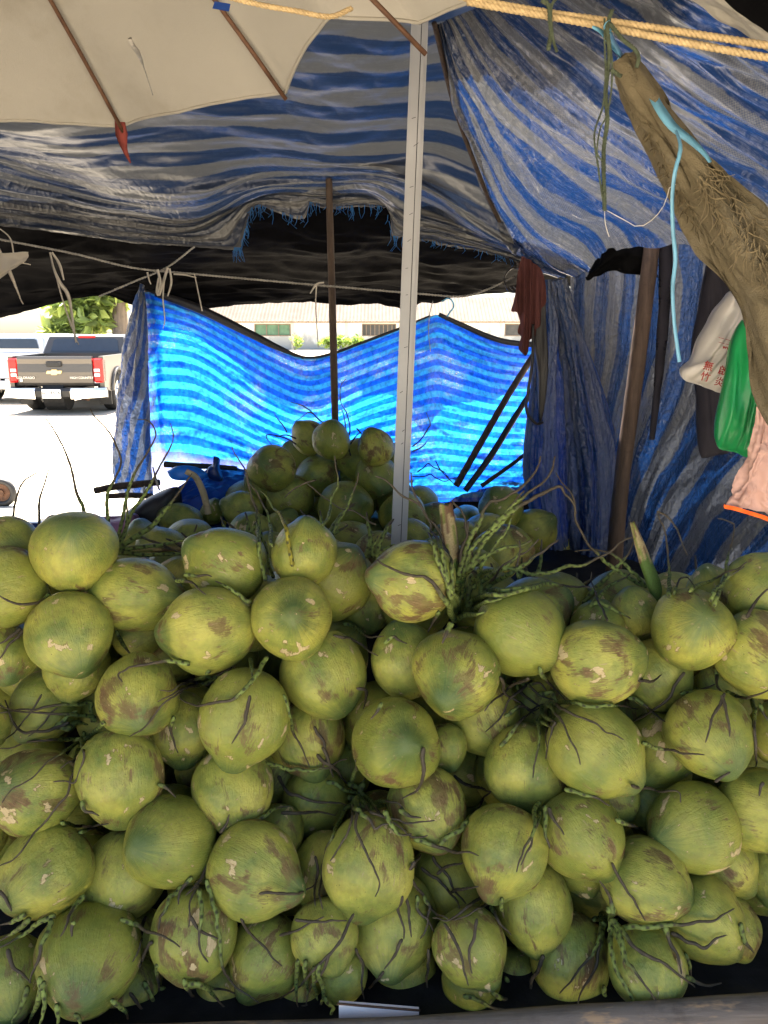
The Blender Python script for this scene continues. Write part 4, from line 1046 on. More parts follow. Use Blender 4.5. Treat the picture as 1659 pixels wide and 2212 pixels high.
# cord line and ties at the left
cl = empty('cord_line', at(400, 590, 3.15)); tag(cl, 'grey cord strung under the roof with pale tape ties', 'cord')
rope('line', [(-60, 505, 3.1), (0, 517, 3.1), (160, 548, 3.12), (285, 578, 3.14), (420, 592, 3.16), (700, 617, 3.2), (900, 634, 3.24), (1000, 640, 3.26), (1060, 622, 3.3), (1110, 598, 3.34)], .0048, M['grey_cord'], cl, pitch=.03, step=.012)
rope('tie', [(214, 640, 3.2), (290, 608, 3.17), (360, 578, 3.14), (420, 533, 3.12)], .0042, M['grey_cord'], cl, pitch=.03, step=.012)
for pts, w in (([(108, 545), (116, 580), (130, 612), (148, 640), (158, 700), (164, 740)], [.008, .01, .016, .012, .01, .006]), ([(112, 545), (128, 570), (138, 605)], [.008, .012, .006]), ([(108, 548), (122, 600), (136, 650), (160, 720), (170, 745)], [.004, .005, .006, .008, .004]),
               ([(340, 582), (346, 610), (340, 636)], [.01, .012, .006]), ([(362, 578), (352, 612), (344, 638), (338, 632), (342, 600)], [.01, .012, .008, .008, .006]), ([(366, 580), (370, 610), (362, 640)], [.008, .01, .005]),
               ([(358, 585), (352, 640), (356, 690), (352, 710)], [.006, .006, .005, .004]), ([(318, 588), (322, 605), (326, 614)], [.008, .006, .004]), ([(420, 592), (428, 630), (437, 672)], [.004, .005, .005]), ([(375, 592), (400, 594), (424, 600)], [.006, .006, .004]),
               ([(-10, 525), (22, 590), (44, 645), (50, 657)], [.012, .018, .01, .004]), ([(-6, 490), (22, 515), (34, 560), (66, 572)], [.004, .006, .005, .004]), ([(684, 612), (682, 650), (684, 700), (688, 750)], [.006, .005, .004, .004]), ([(670, 634), (684, 614), (700, 610)], [.004, .008, .006])):
    ribbon('tape_tie', [(x, y, 3.08 + .0001 * x) for x, y in pts], w, M['white_tape'], cl)
tag(sheet('beige_rag', [[(-60, 555, 3.05), (0, 548, 3.05), (62, 545, 3.06)], [(-60, 600, 3.04), (10, 585, 3.03), (56, 562, 3.05)], [(-60, 640, 3.04), (-30, 618, 3.04), (2, 600, 3.04)]], 20, 20, M['canvas'], wr=[(.012, 3, 3, 2.1, False)]), 'scrap of beige cloth at the left edge under the roof', 'rag')

# hanging things in the right corner
wb_ = empty('white_carrier_bag', at(1540, 740, 1.72)); tag(wb_, 'white plastic carrier bag with red characters hanging at the right', 'bag')
wo = [(1578, 628), (1540, 680), (1508, 735), (1488, 780), (1466, 800), (1474, 820), (1510, 832), (1552, 848), (1590, 850), (1620, 800), (1625, 720), (1610, 660)]
bag = pouch('bag', wo, 1.78, .05, M['white_bag'], wb_, wr=.013, seed=3, fold=(.05, .035), n=110, rings=26)
for ch, x, y in (('無', 1530, 792), ('竹', 1523, 815), ('啟', 1562, 802), ('炎', 1554, 826)):
    p = at(x, y, 1.706); tx = text('red_character', ch, p, .021, M['red_ink'], None, rot=(math.pi / 2, math.radians(14), 0), ext=.001)
    tx.parent = bag; tx.matrix_parent_inverse = Matrix.Identity(4)
for y in (734, 744, 752):
    p = at(1574, y, 1.708); tx = text('red_print', '— — —' if y < 750 else 'www', p, .012, M['red_ink'], None, rot=(math.pi / 2, math.radians(14), 0), ext=.001); tx.parent = bag; tx.matrix_parent_inverse = Matrix.Identity(4)
go = [(1606, 690), (1590, 720), (1572, 775), (1556, 850), (1544, 920), (1547, 965), (1590, 978), (1622, 986), (1650, 930), (1680, 860), (1660, 780), (1625, 720)]
tag(pouch('green_carrier_bag', go, 1.66, .04, M['green_bag'], wr=.012, seed=5, fold=(.075, .012), n=110, rings=26), 'green plastic carrier bag hanging beside the white bag', 'bag')
pk = empty('pink_apron', at(1620, 1000, 1.52)); tag(pk, 'pink cloth apron with orange hem hanging at the right edge', 'apron')
hemp = [(1563, 1092), (1600, 1100), (1640, 1112), (1690, 1130), (1760, 1150)]
rows = [[(1640, 880, 1.50), (1670, 870, 1.50), (1700, 865, 1.5), (1760, 860, 1.5)], [(1615, 960, 1.50), (1650, 960, 1.48), (1690, 965, 1.5), (1760, 970, 1.5)], [(1588, 1030, 1.52), (1625, 1035, 1.49), (1680, 1050, 1.5), (1760, 1060, 1.5)], [(x, y, 1.52 - .02 * (k % 2)) for k, (x, y) in enumerate(hemp)]]
sheet('cloth', rows, 50, 60, M['pink_cloth'], wr=[(.012, 7, 2, 3.3, True), (.006, 14, 9, 4, True)], parent=pk)
rows = [[(x, y - 2, 1.515 - .02 * (k % 2)) for k, (x, y) in enumerate(hemp)], [(x, y + 7, 1.515 - .02 * (k % 2)) for k, (x, y) in enumerate(hemp)]]
sheet('orange_hem', rows, 50, 4, M['orange_hem'], wr=[(.003, 7, 1, 3.3, True)], parent=pk)
do = [(1530, 560), (1510, 640), (1496, 740), (1502, 850), (1510, 980), (1540, 985), (1575, 970), (1590, 850), (1600, 700), (1600, 600)]
tag(pouch('dark_garment', do, lambda x, y: 2.05, .05, M['dark_cloth'], wr=.012, seed=8, fold=(.06, .0)), 'dark garment hanging behind the white and green bags', 'clothing')
mo = [(1128, 552), (1150, 566), (1172, 590), (1178, 650), (1170, 668), (1168, 700), (1156, 712), (1152, 730), (1143, 736), (1140, 764), (1132, 768), (1122, 752), (1126, 728), (1118, 716), (1124, 696), (1116, 676), (1104, 672), (1108, 655), (1116, 600)]
tag(pouch('maroon_cloth', mo, 3.28, .007, M['maroon'], wr=.02, seed=4, fold=(.12, .0), n=140, rings=24), 'ragged maroon cloth hanging at the right end of the back wall', 'cloth')
ko = [(1158, 640), (1176, 630), (1180, 700), (1184, 780), (1178, 860), (1168, 918), (1162, 880), (1160, 800), (1150, 720)]
tag(pouch('black_cloth', ko, 3.3, .018, M['black_vinyl'], wr=.008, seed=6, fold=(.09, 0)), 'long black cloth hanging behind the maroon cloth', 'cloth')
cord('black_hose', [(1152, 700, 3.26), (1150, 780, 3.25), (1140, 850, 3.25), (1138, 890, 3.25), (1158, 915, 3.26), (1172, 912, 3.28)], .006, M['black_vinyl']); tag(bpy.data.objects['black_hose'], 'thin black hose looping below the black cloth', 'hose')
wr_ = empty('wire_ring', at(1108, 605, 3.3)); tag(wr_, 'round wire rack hanging beside the maroon cloth', 'wire rack')
mb = MB(); c0 = at(1112, 605, 3.3); s = 3.3 / F * 1.03
mb.tube([c0 + Vector((math.cos(t_ * .2094) * 21 * s, .01 * math.sin(t_), math.sin(t_ * .2094) * 24 * s)) for t_ in range(31)], .0035, 5); mb.build('rim', M['black_vinyl'], wr_)
for k in range(5):
    mb = MB(); mb.tube([c0 + Vector(((-18 + k * 8) * s, 0, -12 * s)), c0 + Vector(((-8 + k * 8) * s, 0.01, -24 * s + k * 2 * s))], .0028, 4); mb.build('wire', M['black_vinyl'], wr_)
hg = empty('blue_hook', at(965, 660, 3.9)); tag(hg, 'pale blue string hook above the peak of the back tarpaulin', 'hook')
cord('string', [(955, 652, 3.9), (968, 644, 3.9), (978, 652, 3.9), (980, 664, 3.9), (972, 674, 3.9), (966, 684, 3.9)], .004, M['blue_tape'], hg)
cord('string', [(935, 650, 3.9), (928, 680, 3.9), (926, 720, 3.89), (930, 760, 3.88)], .002, M['grey_cord'], hg)

# bits in the left middle: sticks, plastic, pads
tag(sheet('blue_plastic_sheet', [[(340, 1098, 3.3), (372, 1062, 3.3), (410, 1034, 3.35), (455, 1012, 3.5), (500, 1006, 3.6), (545, 1016, 3.6)], [(352, 1110, 3.3), (385, 1085, 3.25), (430, 1060, 3.3), (480, 1045, 3.4), (540, 1040, 3.5)], [(380, 1130, 3.2), (420, 1120, 3.2), (470, 1110, 3.25), (540, 1100, 3.4)], [(400, 1200, 3.2), (440, 1190, 3.2), (480, 1180, 3.25), (560, 1170, 3.4)]], 60, 60, M['blue_plastic'], wr=[(.016, 4, 4, 3.1, False), (.006, 10, 20, 4.2, True)]), 'dark blue plastic sheet bunched up left of the rear heap', 'plastic sheet')
tag(pouch('sky_blue_plastic_bag', [(360, 1018), (385, 1006), (420, 1008), (448, 1022), (440, 1034), (405, 1038), (372, 1034)], 3.28, .03, M['sky_plastic'], wr=.006, seed=2), 'flat bright blue plastic bag below the back tarpaulin', 'bag')
tag(pouch('tied_blue_bag', [(462, 985), (474, 990), (474, 1010), (482, 1036), (468, 1040), (450, 1032), (448, 1012), (460, 1002)], 3.3, .03, M['blue_plastic'], wr=.008, seed=9), 'small knotted dark blue bag on the cross stick', 'bag')
pole('cross_stick', [(355, 1003, 3.5), (400, 1006, 3.5), (460, 1008, 3.5), (512, 1012, 3.5)], [.014, .014, .012, .010], M['black_vinyl'], 'dark horizontal stick at the foot of the back tarpaulin', 'stick')
pole('cross_stick', [(205, 1060, 3.5), (245, 1052, 3.5), (300, 1046, 3.5), (345, 1042, 3.5)], [.015, .016, .016, .014], M['pole_wood'], 'brown horizontal stick below the tarpaulin flap, the upper one', 'stick')
pole('cross_stick', [(230, 1072, 3.45), (280, 1070, 3.45), (330, 1072, 3.45)], [.012, .013, .012], M['pole_wood'], 'brown horizontal stick below the tarpaulin flap, the lower one', 'stick')
for k, pts in enumerate(([(330, 1008), (338, 1040), (345, 1060)], [(312, 1050), (310, 1080), (312, 1095)])):
    o = ribbon('white_string', [(x, y, 3.3) for x, y in pts], [.006, .012, .008], M['white_tape']); tag(o, ['white plastic tie hanging from the tarpaulin flap, the right of two', 'white plastic tie hanging from the tarpaulin flap, the left of two'][k], 'plastic tie')
pole('bamboo_handle', [(402, 1018, 3.05), (422, 1030, 3.05), (436, 1056, 3.05), (444, 1082, 3.05), (450, 1110, 3.05)], [.011, .0125, .013, .013, .013], M['bamboo'], 'curved cream bamboo handle sticking up left of the rear heap', 'handle', rough=.04)
tag(pouch('black_seat_pad', [(268, 1108), (300, 1086), (345, 1062), (375, 1052), (388, 1058), (392, 1090), (388, 1120), (350, 1140), (300, 1132)], 3.15, .08, M['black_vinyl'], wr=.01, seed=12), 'black padded seat lying behind the stalks left of the rear heap', 'seat pad')
tag(pouch('purple_tub', [(212, 1118), (250, 1116), (292, 1114), (296, 1150), (290, 1190), (225, 1190)], 3.0, .1, M['purple'], wr=.002, seed=13), 'dusty purple plastic tub behind the topmost coconut', 'tub')
bt_ = empty('blue_tray', at(60, 1125, 3.3)); tag(bt_, 'bright blue plastic tray edge at the left behind the coconuts', 'tray')
MB().box(at(40, 1140, 3.35), (.38, .06, .05), bevel=.012).build('body', M['blue_plastic'], bt_)
cord('handle', [(96, 1140, 3.2), (100, 1122, 3.2), (112, 1114, 3.2), (128, 1118, 3.2), (134, 1136, 3.2)], .005, M['white_tape'], bt_)
# little cart wheel on the ground at the left edge
cw = empty('cart_wheel', at(8, 1112, 7.2)); tag(cw, 'small wheel with brown hub standing on the bright ground at the left edge', 'wheel')
c0 = at(8, 1102, 7.2); c0.z = .125
V = []; Fs = []
for i in range(32):
    a = 2 * math.pi * i / 32
    for j in range(10):
        b = 2 * math.pi * j / 10; R = .105 + .028 * math.cos(b)
        V.append(c0 + Vector((R * math.cos(a), .028 * math.sin(b), R * math.sin(a))))
for i in range(32):
    for j in range(10): Fs.append((i * 10 + j, ((i + 1) % 32) * 10 + j, ((i + 1) % 32) * 10 + (j + 1) % 10, i * 10 + (j + 1) % 10))
mesh_obj('tyre', V, Fs, M['black_plastic'], cw, True)
mb = MB(); mb.tube([c0 - Vector((0, .03, 0)), c0 + Vector((0, .03, 0))], .03, 14); mb.tube([c0 - Vector((0, .012, 0)), c0 + Vector((0, .012, 0))], .08, 20); mb.build('hub', M['rust'], cw)

# ------------------------------------------------------------------ coconuts
def coconut_mesh(k):
    r = random.Random(100 + k); nu, nv = 40, 30; V = []; Fs = []
    tipw = r.uniform(.05, .16); ridge = r.uniform(.045, .10); ph = r.uniform(0, 6.28); egg = r.uniform(-.06, .10); box = r.uniform(.0, .05)
    V.append((0, 0, -1))
    for i in range(1, nv):
        t = math.pi * i / nv; z = -math.cos(t); rad = math.sin(t) ** .93
        rad *= 1 - egg * z - .10 * max(0, z - .35)
        zz = z + (tipw * max(0, (z - .80) / .20) ** 1.7 if z > 0 else 0)
        rad *= 1 + (.05 * tipw / .1) * -math.exp(-((z - .9) / .09) ** 2)
        for j in range(nu):
            a = 2 * math.pi * j / nu
            rr = rad * (1 + ridge * math.cos(3 * a + ph) * (.35 + .65 * max(0, z + .2)) + box * .3 * math.cos(2 * a + ph * 2))
            lump = .06 * fbm(math.cos(a) * rad * 1.1 + k * 5, math.sin(a) * rad * 1.1, z * 1.1, 2)
            V.append((rr * math.cos(a) * (1 + lump), rr * math.sin(a) * (1 + lump), zz * (1 + lump * .5)))
    V.append((0, 0, 1 + tipw)); last = len(V) - 1
    for j in range(nu): Fs.append((0, 1 + (j + 1) % nu, 1 + j))
    for i in range(nv - 2):
        for j in range(nu):
            a = 1 + i * nu + j; b = 1 + i * nu + (j + 1) % nu; Fs.append((a, b, b + nu, a + nu))
    for j in range(nu): Fs.append((last, 1 + (nv - 2) * nu + j, 1 + (nv - 2) * nu + (j + 1) % nu))
    me = bpy.data.meshes.new('coconut'); me.from_pydata(V, [], Fs); me.polygons.foreach_set('use_smooth', [True] * len(Fs)); me.materials.append(M['husk']); me.update()
    return me
CM = [coconut_mesh(k) for k in range(9)]
# front heap: centre x, centre y, half width, half height, layer (0 nearest), tip direction (right, up, towards us)
FRONT = """
162 1187 94 87 0 .25 .5 .8
20 1178 62 66 1 -.5 .5 .2
3 1272 84 94 0 -.6 -.2 .5
292 1284 97 79 1 1 -.05 .1
152 1373 95 92 0 .45 -.75 .55
8 1405 72 70 1 .3 -.6 .4
165 1442 70 66 2 -.2 -1 .2
300 1365 56 60 2 .8 .2 .2
487 1219 88 86 1 -.8 .45 .2
655 1194 70 74 1 .1 .9 .2
715 1252 84 93 1 .6 .7 .45
891 1252 94 88 0 -.85 .1 .35
452 1356 101 93 0 -1 -.12 .15
629 1335 87 92 0 .15 .15 1
697 1458 94 92 1 .5 -.75 .3
785 1308 62 60 2 .2 -.6 .4
876 1425 76 86 1 -.2 .8 .1
985 1457 94 97 0 -.3 -.35 .9
1124 1368 104 92 0 .85 -.45 .25
1152 1328 92 76 1 .6 .4 .2
1289 1428 103 88 0 .9 .15 .25
1292 1356 62 56 2 .1 .9 .2
1371 1322 50 58 2 -.2 .8 .2
1495 1357 89 84 0 -.1 .35 .9
1640 1272 82 74 1 .3 .6 .3
1541 1278 58 56 2 -.3 .8 .1
1648 1415 92 96 0 .4 -.4 .7
1420 1458 74 80 2 .4 -.6 .2
1532 1589 93 92 0 .2 -.5 .6
1428 1620 80 76 1 -.5 -.6 .3
1692 1585 68 74 1 .3 -.7 .3
1286 1619 102 105 0 .75 -.65 .2
1135 1656 87 92 0 -.1 -.95 .3
1046 1548 90 74 1 .3 -.7 .4
857 1606 94 98 0 .2 .25 .95
964 1612 48 46 2 .2 -.7 .4
527 1550 93 108 0 -.25 -1 .2
299 1505 90 87 0 .3 -.4 .8
668 1592 93 76 1 .2 -.7 .4
392 1572 68 78 2 .1 -.8 .2
95 1527 78 70 2 -.3 -.5 .4
-35 1568 55 56 1 .3 -.6 .4
79 1708 90 93 0 -.4 .3 .7
260 1677 89 105 0 .1 -1 .15
501 1706 86 90 1 .2 -.7 .5
678 1728 75 68 2 -.3 -.5 .4
923 1750 78 93 1 .3 -.6 .5
363 1819 95 98 0 -.4 .25 .85
100 1883 96 98 0 -.5 -.35 .6
-50 1802 66 62 1 .3 -.6 .4
272 1889 92 94 1 -.2 -.6 .5
552 1884 100 104 0 .85 -.25 .35
602 1796 60 56 2 .2 .7 .2
706 1884 70 90 1 -.2 -.9 .2
797 1866 94 110 0 -.2 -1 .2
966 1902 82 80 1 .3 -.7 .4
1087 1839 90 99 0 -.35 -.85 .35
1258 1806 82 106 0 .55 -.75 .25
1252 1862 72 56 1 .2 -.8 .3
1151 1958 82 98 0 .1 -1 .2
1393 1908 95 92 0 .85 -.25 .3
1332 1722 52 50 2 .3 -.7 .3
1408 1738 68 70 2 -.4 .4 .3
1495 1788 94 95 0 -.85 -.1 .4
1560 1858 80 75 1 .5 -.6 .3
1645 1750 86 92 0 .75 -.1 .55
1682 1888 74 66 1 -.3 -.6 .4
1522 1986 84 93 0 .6 -.7 .3
1576 2004 58 73 1 .4 -.7 .2
1228 2074 85 100 0 -.15 -.9 .3
1395 2089 85 82 0 .1 -.5 .7
1019 2046 80 82 0 .5 -.8 .3
1020 2118 72 58 1 .1 -.9 .2
853 1996 90 105 0 -.1 -.6 .7
872 2106 82 64 1 .2 -.8 .3
703 2022 70 78 0 .3 -.7 .5
741 2108 52 54 1 -.3 -.7 .2
574 2064 78 90 1 -.4 -.7 .4
422 2017 92 97 0 .0 -.95 .35
306 2032 60 62 2 .3 -.6 .3
190 2074 108 114 0 .2 -.25 .95
20 2114 66 100 0 .4 -.5 .6
276 2138 84 62 1 .3 -.7 .3
480 2142 60 52 2 .3 -.6 .3
648 2138 56 50 2 -.3 -.6 .3
372 2135 50 52 2 .2 -.7 .2
1112 2112 58 58 2 .2 -.7 .3
944 2140 54 48 2 -.2 -.7 .3
1310 2142 54 50 2 .2 -.6 .3
1560 1482 52 50 2 .2 -.6 .3
"""
BACK = """
717 950 41 43 0 .1 .8 .4
668 944 38 40 1 -.6 .6 .2
810 966 44 36 0 -.3 .8 .2
586 1011 52 50 0 -.3 .2 .8
815 1031 48 47 0 .2 -.5 .6
687 1026 50 42 1 .5 .4 .3
628 1074 57 47 0 -.5 .4 .5
748 1096 63 54 0 .4 .2 .6
523 1099 47 37 0 -.9 .3 .2
390 1128 53 37 0 -.8 .3 .2
458 1106 24 30 1 .3 .8 .2
870 1112 52 50 0 -.3 .2 .7
972 1014 33 28 2 .2 .8 .2
992 1056 56 28 2 .8 .2 .2
1084 1100 46 50 1 -.4 .6 .3
1154 1146 54 46 1 .5 .4 .4
1068 1226 22 20 0 .2 .3 .8
545 1150 50 40 1 .4 .4 .3
655 1140 55 46 1 -.2 .3 .6
800 1165 58 42 1 .3 .3 .4
940 1130 50 44 1 -.4 .4 .3
"""
camR = Vector((1, 0, 0)); camU = Vector((0, sp, cp)); camT = Vector((0, -cp, sp))
PLACED = []          # (centre, radius b, semi length a, axis)
def spheroid(rx, ry, d, s):
    dv = Vector(d).normalized(); m = (rx + ry) / 2
    ip = math.hypot(dv.x, dv.y); k = 1.07
    if ip > .6:
        along = abs(dv.x) * rx + abs(dv.y) * ry; across = abs(dv.y) * rx + abs(dv.x) * ry
        k = min(1.2, max(1.04, along / max(across, 1)))
    f = lambda c: math.sqrt(1 + (k * k - 1) * c * c)
    b = m / ((f(dv.x) + f(dv.y)) / 2)
    return b * s, b * s * k, dv
def fits(c, R, tol):
    for (q, b, a, ax, w) in PLACED:
        if (q - c).length < (R + (a + b) / 2) * tol: return False
    return True
def put(px, py, rx, ry, s0, d, tol=.86, smax=.0004, step=.000008, size_lock=False):
    s = s0
    while True:
        b, a, dv = spheroid(rx, ry, d, s0 if size_lock else s)
        c = ats(px, py, s)
        if fits(c, (a + b) / 2, tol) or s > s0 + smax: break
        s += step
    w = camR * dv.x + camU * dv.y + camT * dv.z
    PLACED.append((c, b, a, w, None))
    return c, b, a, w
ordw = ['first', 'second', 'third', 'fourth', 'fifth', 'sixth', 'seventh', 'eighth', 'ninth', 'tenth', 'eleventh', 'twelfth', 'thirteenth', 'fourteenth', 'fifteenth', 'sixteenth', 'seventeenth', 'eighteenth', 'nineteenth', 'twentieth', 'twenty-first', 'twenty-second']
def facing(d):
    x, y, z = Vector(d).normalized()
    if z > .75: return 'tip turned to the viewer'
    if abs(x) > abs(y): return 'tip pointing right' if x > 0 else 'tip pointing left'
    return 'tip pointing up' if y > 0 else 'tip pointing down'
kk = 0
def coconut(c, b, a, w, label, group):
    global kk
    o = bpy.data.objects.new('coconut', CM[kk % len(CM)]); COL.objects.link(o); kk += 1
    q = w.to_track_quat('Z', 'Y'); q = q @ Matrix.Rotation(RNG.uniform(0, 6.28), 3, 'Z').to_quaternion()
    o.rotation_mode = 'QUATERNION'; o.rotation_quaternion = q; o.location = c
    sk = RNG.uniform(.98, 1.02); o.scale = (b * sk, b / sk, a)
    tag(o, label, 'coconut', group); return o
def sF(py): return .00106 + (.00095 - .00106) * (py - 1170) / 980
fl = [tuple(float(x) for x in l.split()) for l in FRONT.strip().splitlines()]
# row and place of every coconut, for its label
rown = {}; bands = [1130, 1240, 1330, 1440, 1530, 1640, 1770, 1850, 1940, 2050, 2300]
rowname = ['topmost', 'second', 'third', 'fourth', 'fifth', 'middle', 'fourth-lowest', 'third-lowest', 'second-lowest', 'bottom']
by = {}
for i, l in enumerate(fl):
    b_ = max(0, sum(1 for q in bands if q <= l[1]) - 1); by.setdefault(b_, []).append(i)
for b_, ids in by.items():
    for n_, i in enumerate(sorted(ids, key=lambda i: fl[i][0])): rown[i] = (rowname[min(b_, 9)], ordw[n_])
for i in sorted(range(len(fl)), key=lambda i: fl[i][4]):
    x, y, rx, ry, L, dx, dy, dz = fl[i]
    c, b, a, w = put(x, y, rx, ry, sF(y) * (1 + .035 * L), (dx, dy, dz))
    rn, pn = rown[i]
    lead = ['green coconut', 'half-hidden green coconut', 'shaded green coconut'][int(L)]
    coconut(c, b, a, w, f'{lead}, {facing((dx, dy, dz))}, {pn} from left in {rn} row of front heap', 'coconuts of the front heap')
bk = [tuple(float(x) for x in l.split()) for l in BACK.strip().splitlines()]
bo = sorted(range(len(bk)), key=lambda i: bk[i][0])
for i in sorted(range(len(bk)), key=lambda i: bk[i][4]):
    x, y, rx, ry, L, dx, dy, dz = bk[i]
    c, b, a, w = put(x, y, rx, ry, .00182 + .00008 * L + (.0005 if L == 2 else 0), (dx, dy, dz), smax=.0005)
    n_ = bo.index(i); side_ = f'{ordw[n_]} from left' if n_ < 11 else f'{ordw[len(bk) - 1 - n_]} from right'
    coconut(c, b, a, w, f'dark shaded coconut, {facing((dx, dy, dz))}, {side_} on the rear heap', 'coconuts of the rear heap')
# coconuts that fill the rear heap behind its face
sil = [(430, 1120), (450, 1085), (540, 985), (640, 935), (750, 930), (850, 955), (865, 1010), (930, 1065), (1040, 1075), (1200, 1125)]
for yy in range(950, 1215, 46):
    for xx in range(440, 1200, 62):
        x = xx + RNG.uniform(-12, 12) + (30 if (yy // 46) % 2 else 0); y = yy + RNG.uniform(-10, 10)
        if y - 46 < np.interp(x, [p[0] for p in sil], [p[1] for p in sil]) - 12: continue
        c, b, a, w = put(x, y, 46, 46, .00190 if x < 930 else .00205, (RNG.uniform(-1, 1), RNG.uniform(-.6, 1), RNG.uniform(0, 1)), tol=.80, smax=.00035, size_lock=True)
        if not all((q[0] - c).length > ((q[1] + q[2]) / 2 + (a + b) / 2) * .76 for q in PLACED[:-1]): PLACED.pop(); continue
        coconut(c, b, a, w, 'dark shaded coconut half buried in the rear heap behind the white pole', 'coconuts buried in the rear heap')
# coconuts deep in the gaps
nf = 0
for yy in range(1300, 2150, 118):
    for xx in range(-60, 1740, 132):
        x = xx + RNG.uniform(-30, 30) + (60 if (yy // 118) % 2 else 0); y = yy + RNG.uniform(-20, 20)
        if x > 1500 and y > 1900: continue
        s0 = sF(y) * 1.16; n0 = len(PLACED)
        d = (RNG.uniform(-1, 1), RNG.uniform(-1, .4), RNG.uniform(0, .6))
        c, b, a, w = put(x, y, 80, 80, s0, d, tol=.84, smax=.00016, size_lock=True)
        if c.z < PZ + .08 or not all((q[0] - c).length > ((q[1] + q[2]) / 2 + (a + b) / 2) * .80 for q in PLACED[:-1]):
            PLACED.pop(); continue
        coconut(c, b, a, w, 'shaded green coconut buried in a gap behind the front coconuts', 'coconuts deep in the heap'); nf += 1
# the level top of the stack between the front and the rear heap
for j in range(7):
    for i in range(13):
        c = Vector((-1.15 + i * .19 + (.09 if j % 2 else 0) + RNG.uniform(-.02, .02), 1.98 + j * .17 + RNG.uniform(-.02, .02), .80 + RNG.uniform(-.03, .02)))
        if c.x > .16 + .06 * j or c.x < -.9: continue
        if not all((q[0] - c).length > ((q[1] + q[2]) / 2 + .09) * .84 for q in PLACED): continue
        w = Vector((RNG.uniform(-1, 1), RNG.uniform(-1, 1), RNG.uniform(-.3, 1))).normalized()
        PLACED.append((c, .088, .094, w, None))
        coconut(c, .088, .094, w, 'dark coconut on the shaded top between the front and rear heaps', 'coconuts on top of the stack')

# ------------------------------------------------------------------ flower stalks of the bunches
def hit(px, py):
    """nearest coconut along the ray: metres per pixel, or None"""
    o = Vector((0, 0, CAMZ)); d = ray(px, py); best = None
    for (c, b, a, w, _) in PLACED:
        m = o - c; dd = d.dot(w); mm = m.dot(w)
        # scale along the axis
        d2 = d + w * (dd * (b / a - 1)); m2 = m + w * (mm * (b / a - 1))
        A = d2.dot(d2); B = m2.dot(d2); C = m2.dot(m2) - b * b; D = B * B - A * C
        if D > 0:
            t = (-B - math.sqrt(D)) / A
            if t > 0 and (best is None or t < best): best = t
    return best
GRN, SPOT, DRY, YEL = (.23, .30, .07), (.035, .040, .015), (.080, .064, .044), (.36, .32, .03)
def strand_path(pts, base=None, force=False):
    if not force and len(pts) >= 2:          # small natural kinks between the traced points
        q_ = [pts[0]]
        for a_, b_ in zip(pts[:-1], pts[1:]):
            L_ = math.dist(a_, b_)
            if L_ > 28:
                f_ = RNG.uniform(.35, .65); k_ = RNG.uniform(-.09, .09)
                q_.append((a_[0] + (b_[0] - a_[0]) * f_ - (b_[1] - a_[1]) * k_, a_[1] + (b_[1] - a_[1]) * f_ + (b_[0] - a_[0]) * k_))
            q_.append(b_)
        pts = q_
    P = crom([(x, y, 0) for x, y in pts], max(8, int(sum(math.dist(pts[i], pts[i + 1]) for i in range(len(pts) - 1)) / 4.2)))
    if force: return [ats(p[0], p[1], base) for p in P]
    hs = []
    for p in P:
        h = hit(p[0], p[1]); hs.append(h)
    s = []
    for p, h in zip(P, hs):
        lim = sF(max(1130, p[1])) * 1.13
        s.append(min(h - .0000065, lim) if h is not None and h < sF(max(1130, p[1])) * 1.25 else np.nan)
    s = np.array(s); ok = ~np.isnan(s)
    if base is not None and not ok.any(): s[:] = base
    elif not ok.any(): s[:] = [sF(max(1130, p[1])) * 1.03 for p in P]
    else:
        idx = np.arange(len(s)); s = np.interp(idx, idx[ok], s[ok])
        if base is not None: s[~ok] = base
    # never dive deeper than what it lies on: running minimum, then smooth
    k = 5; e = np.pad(s, k, 'edge'); mn = np.array([e[i:i + 2 * k + 1].min() for i in range(len(s))])
    e = np.pad(mn, k, 'edge'); sm = np.array([e[i:i + 2 * k + 1].mean() for i in range(len(s))])
    sm = np.minimum(sm, np.where(ok, s, sm))
    return [ats(p[0], p[1], q) for p, q in zip(P, sm)]
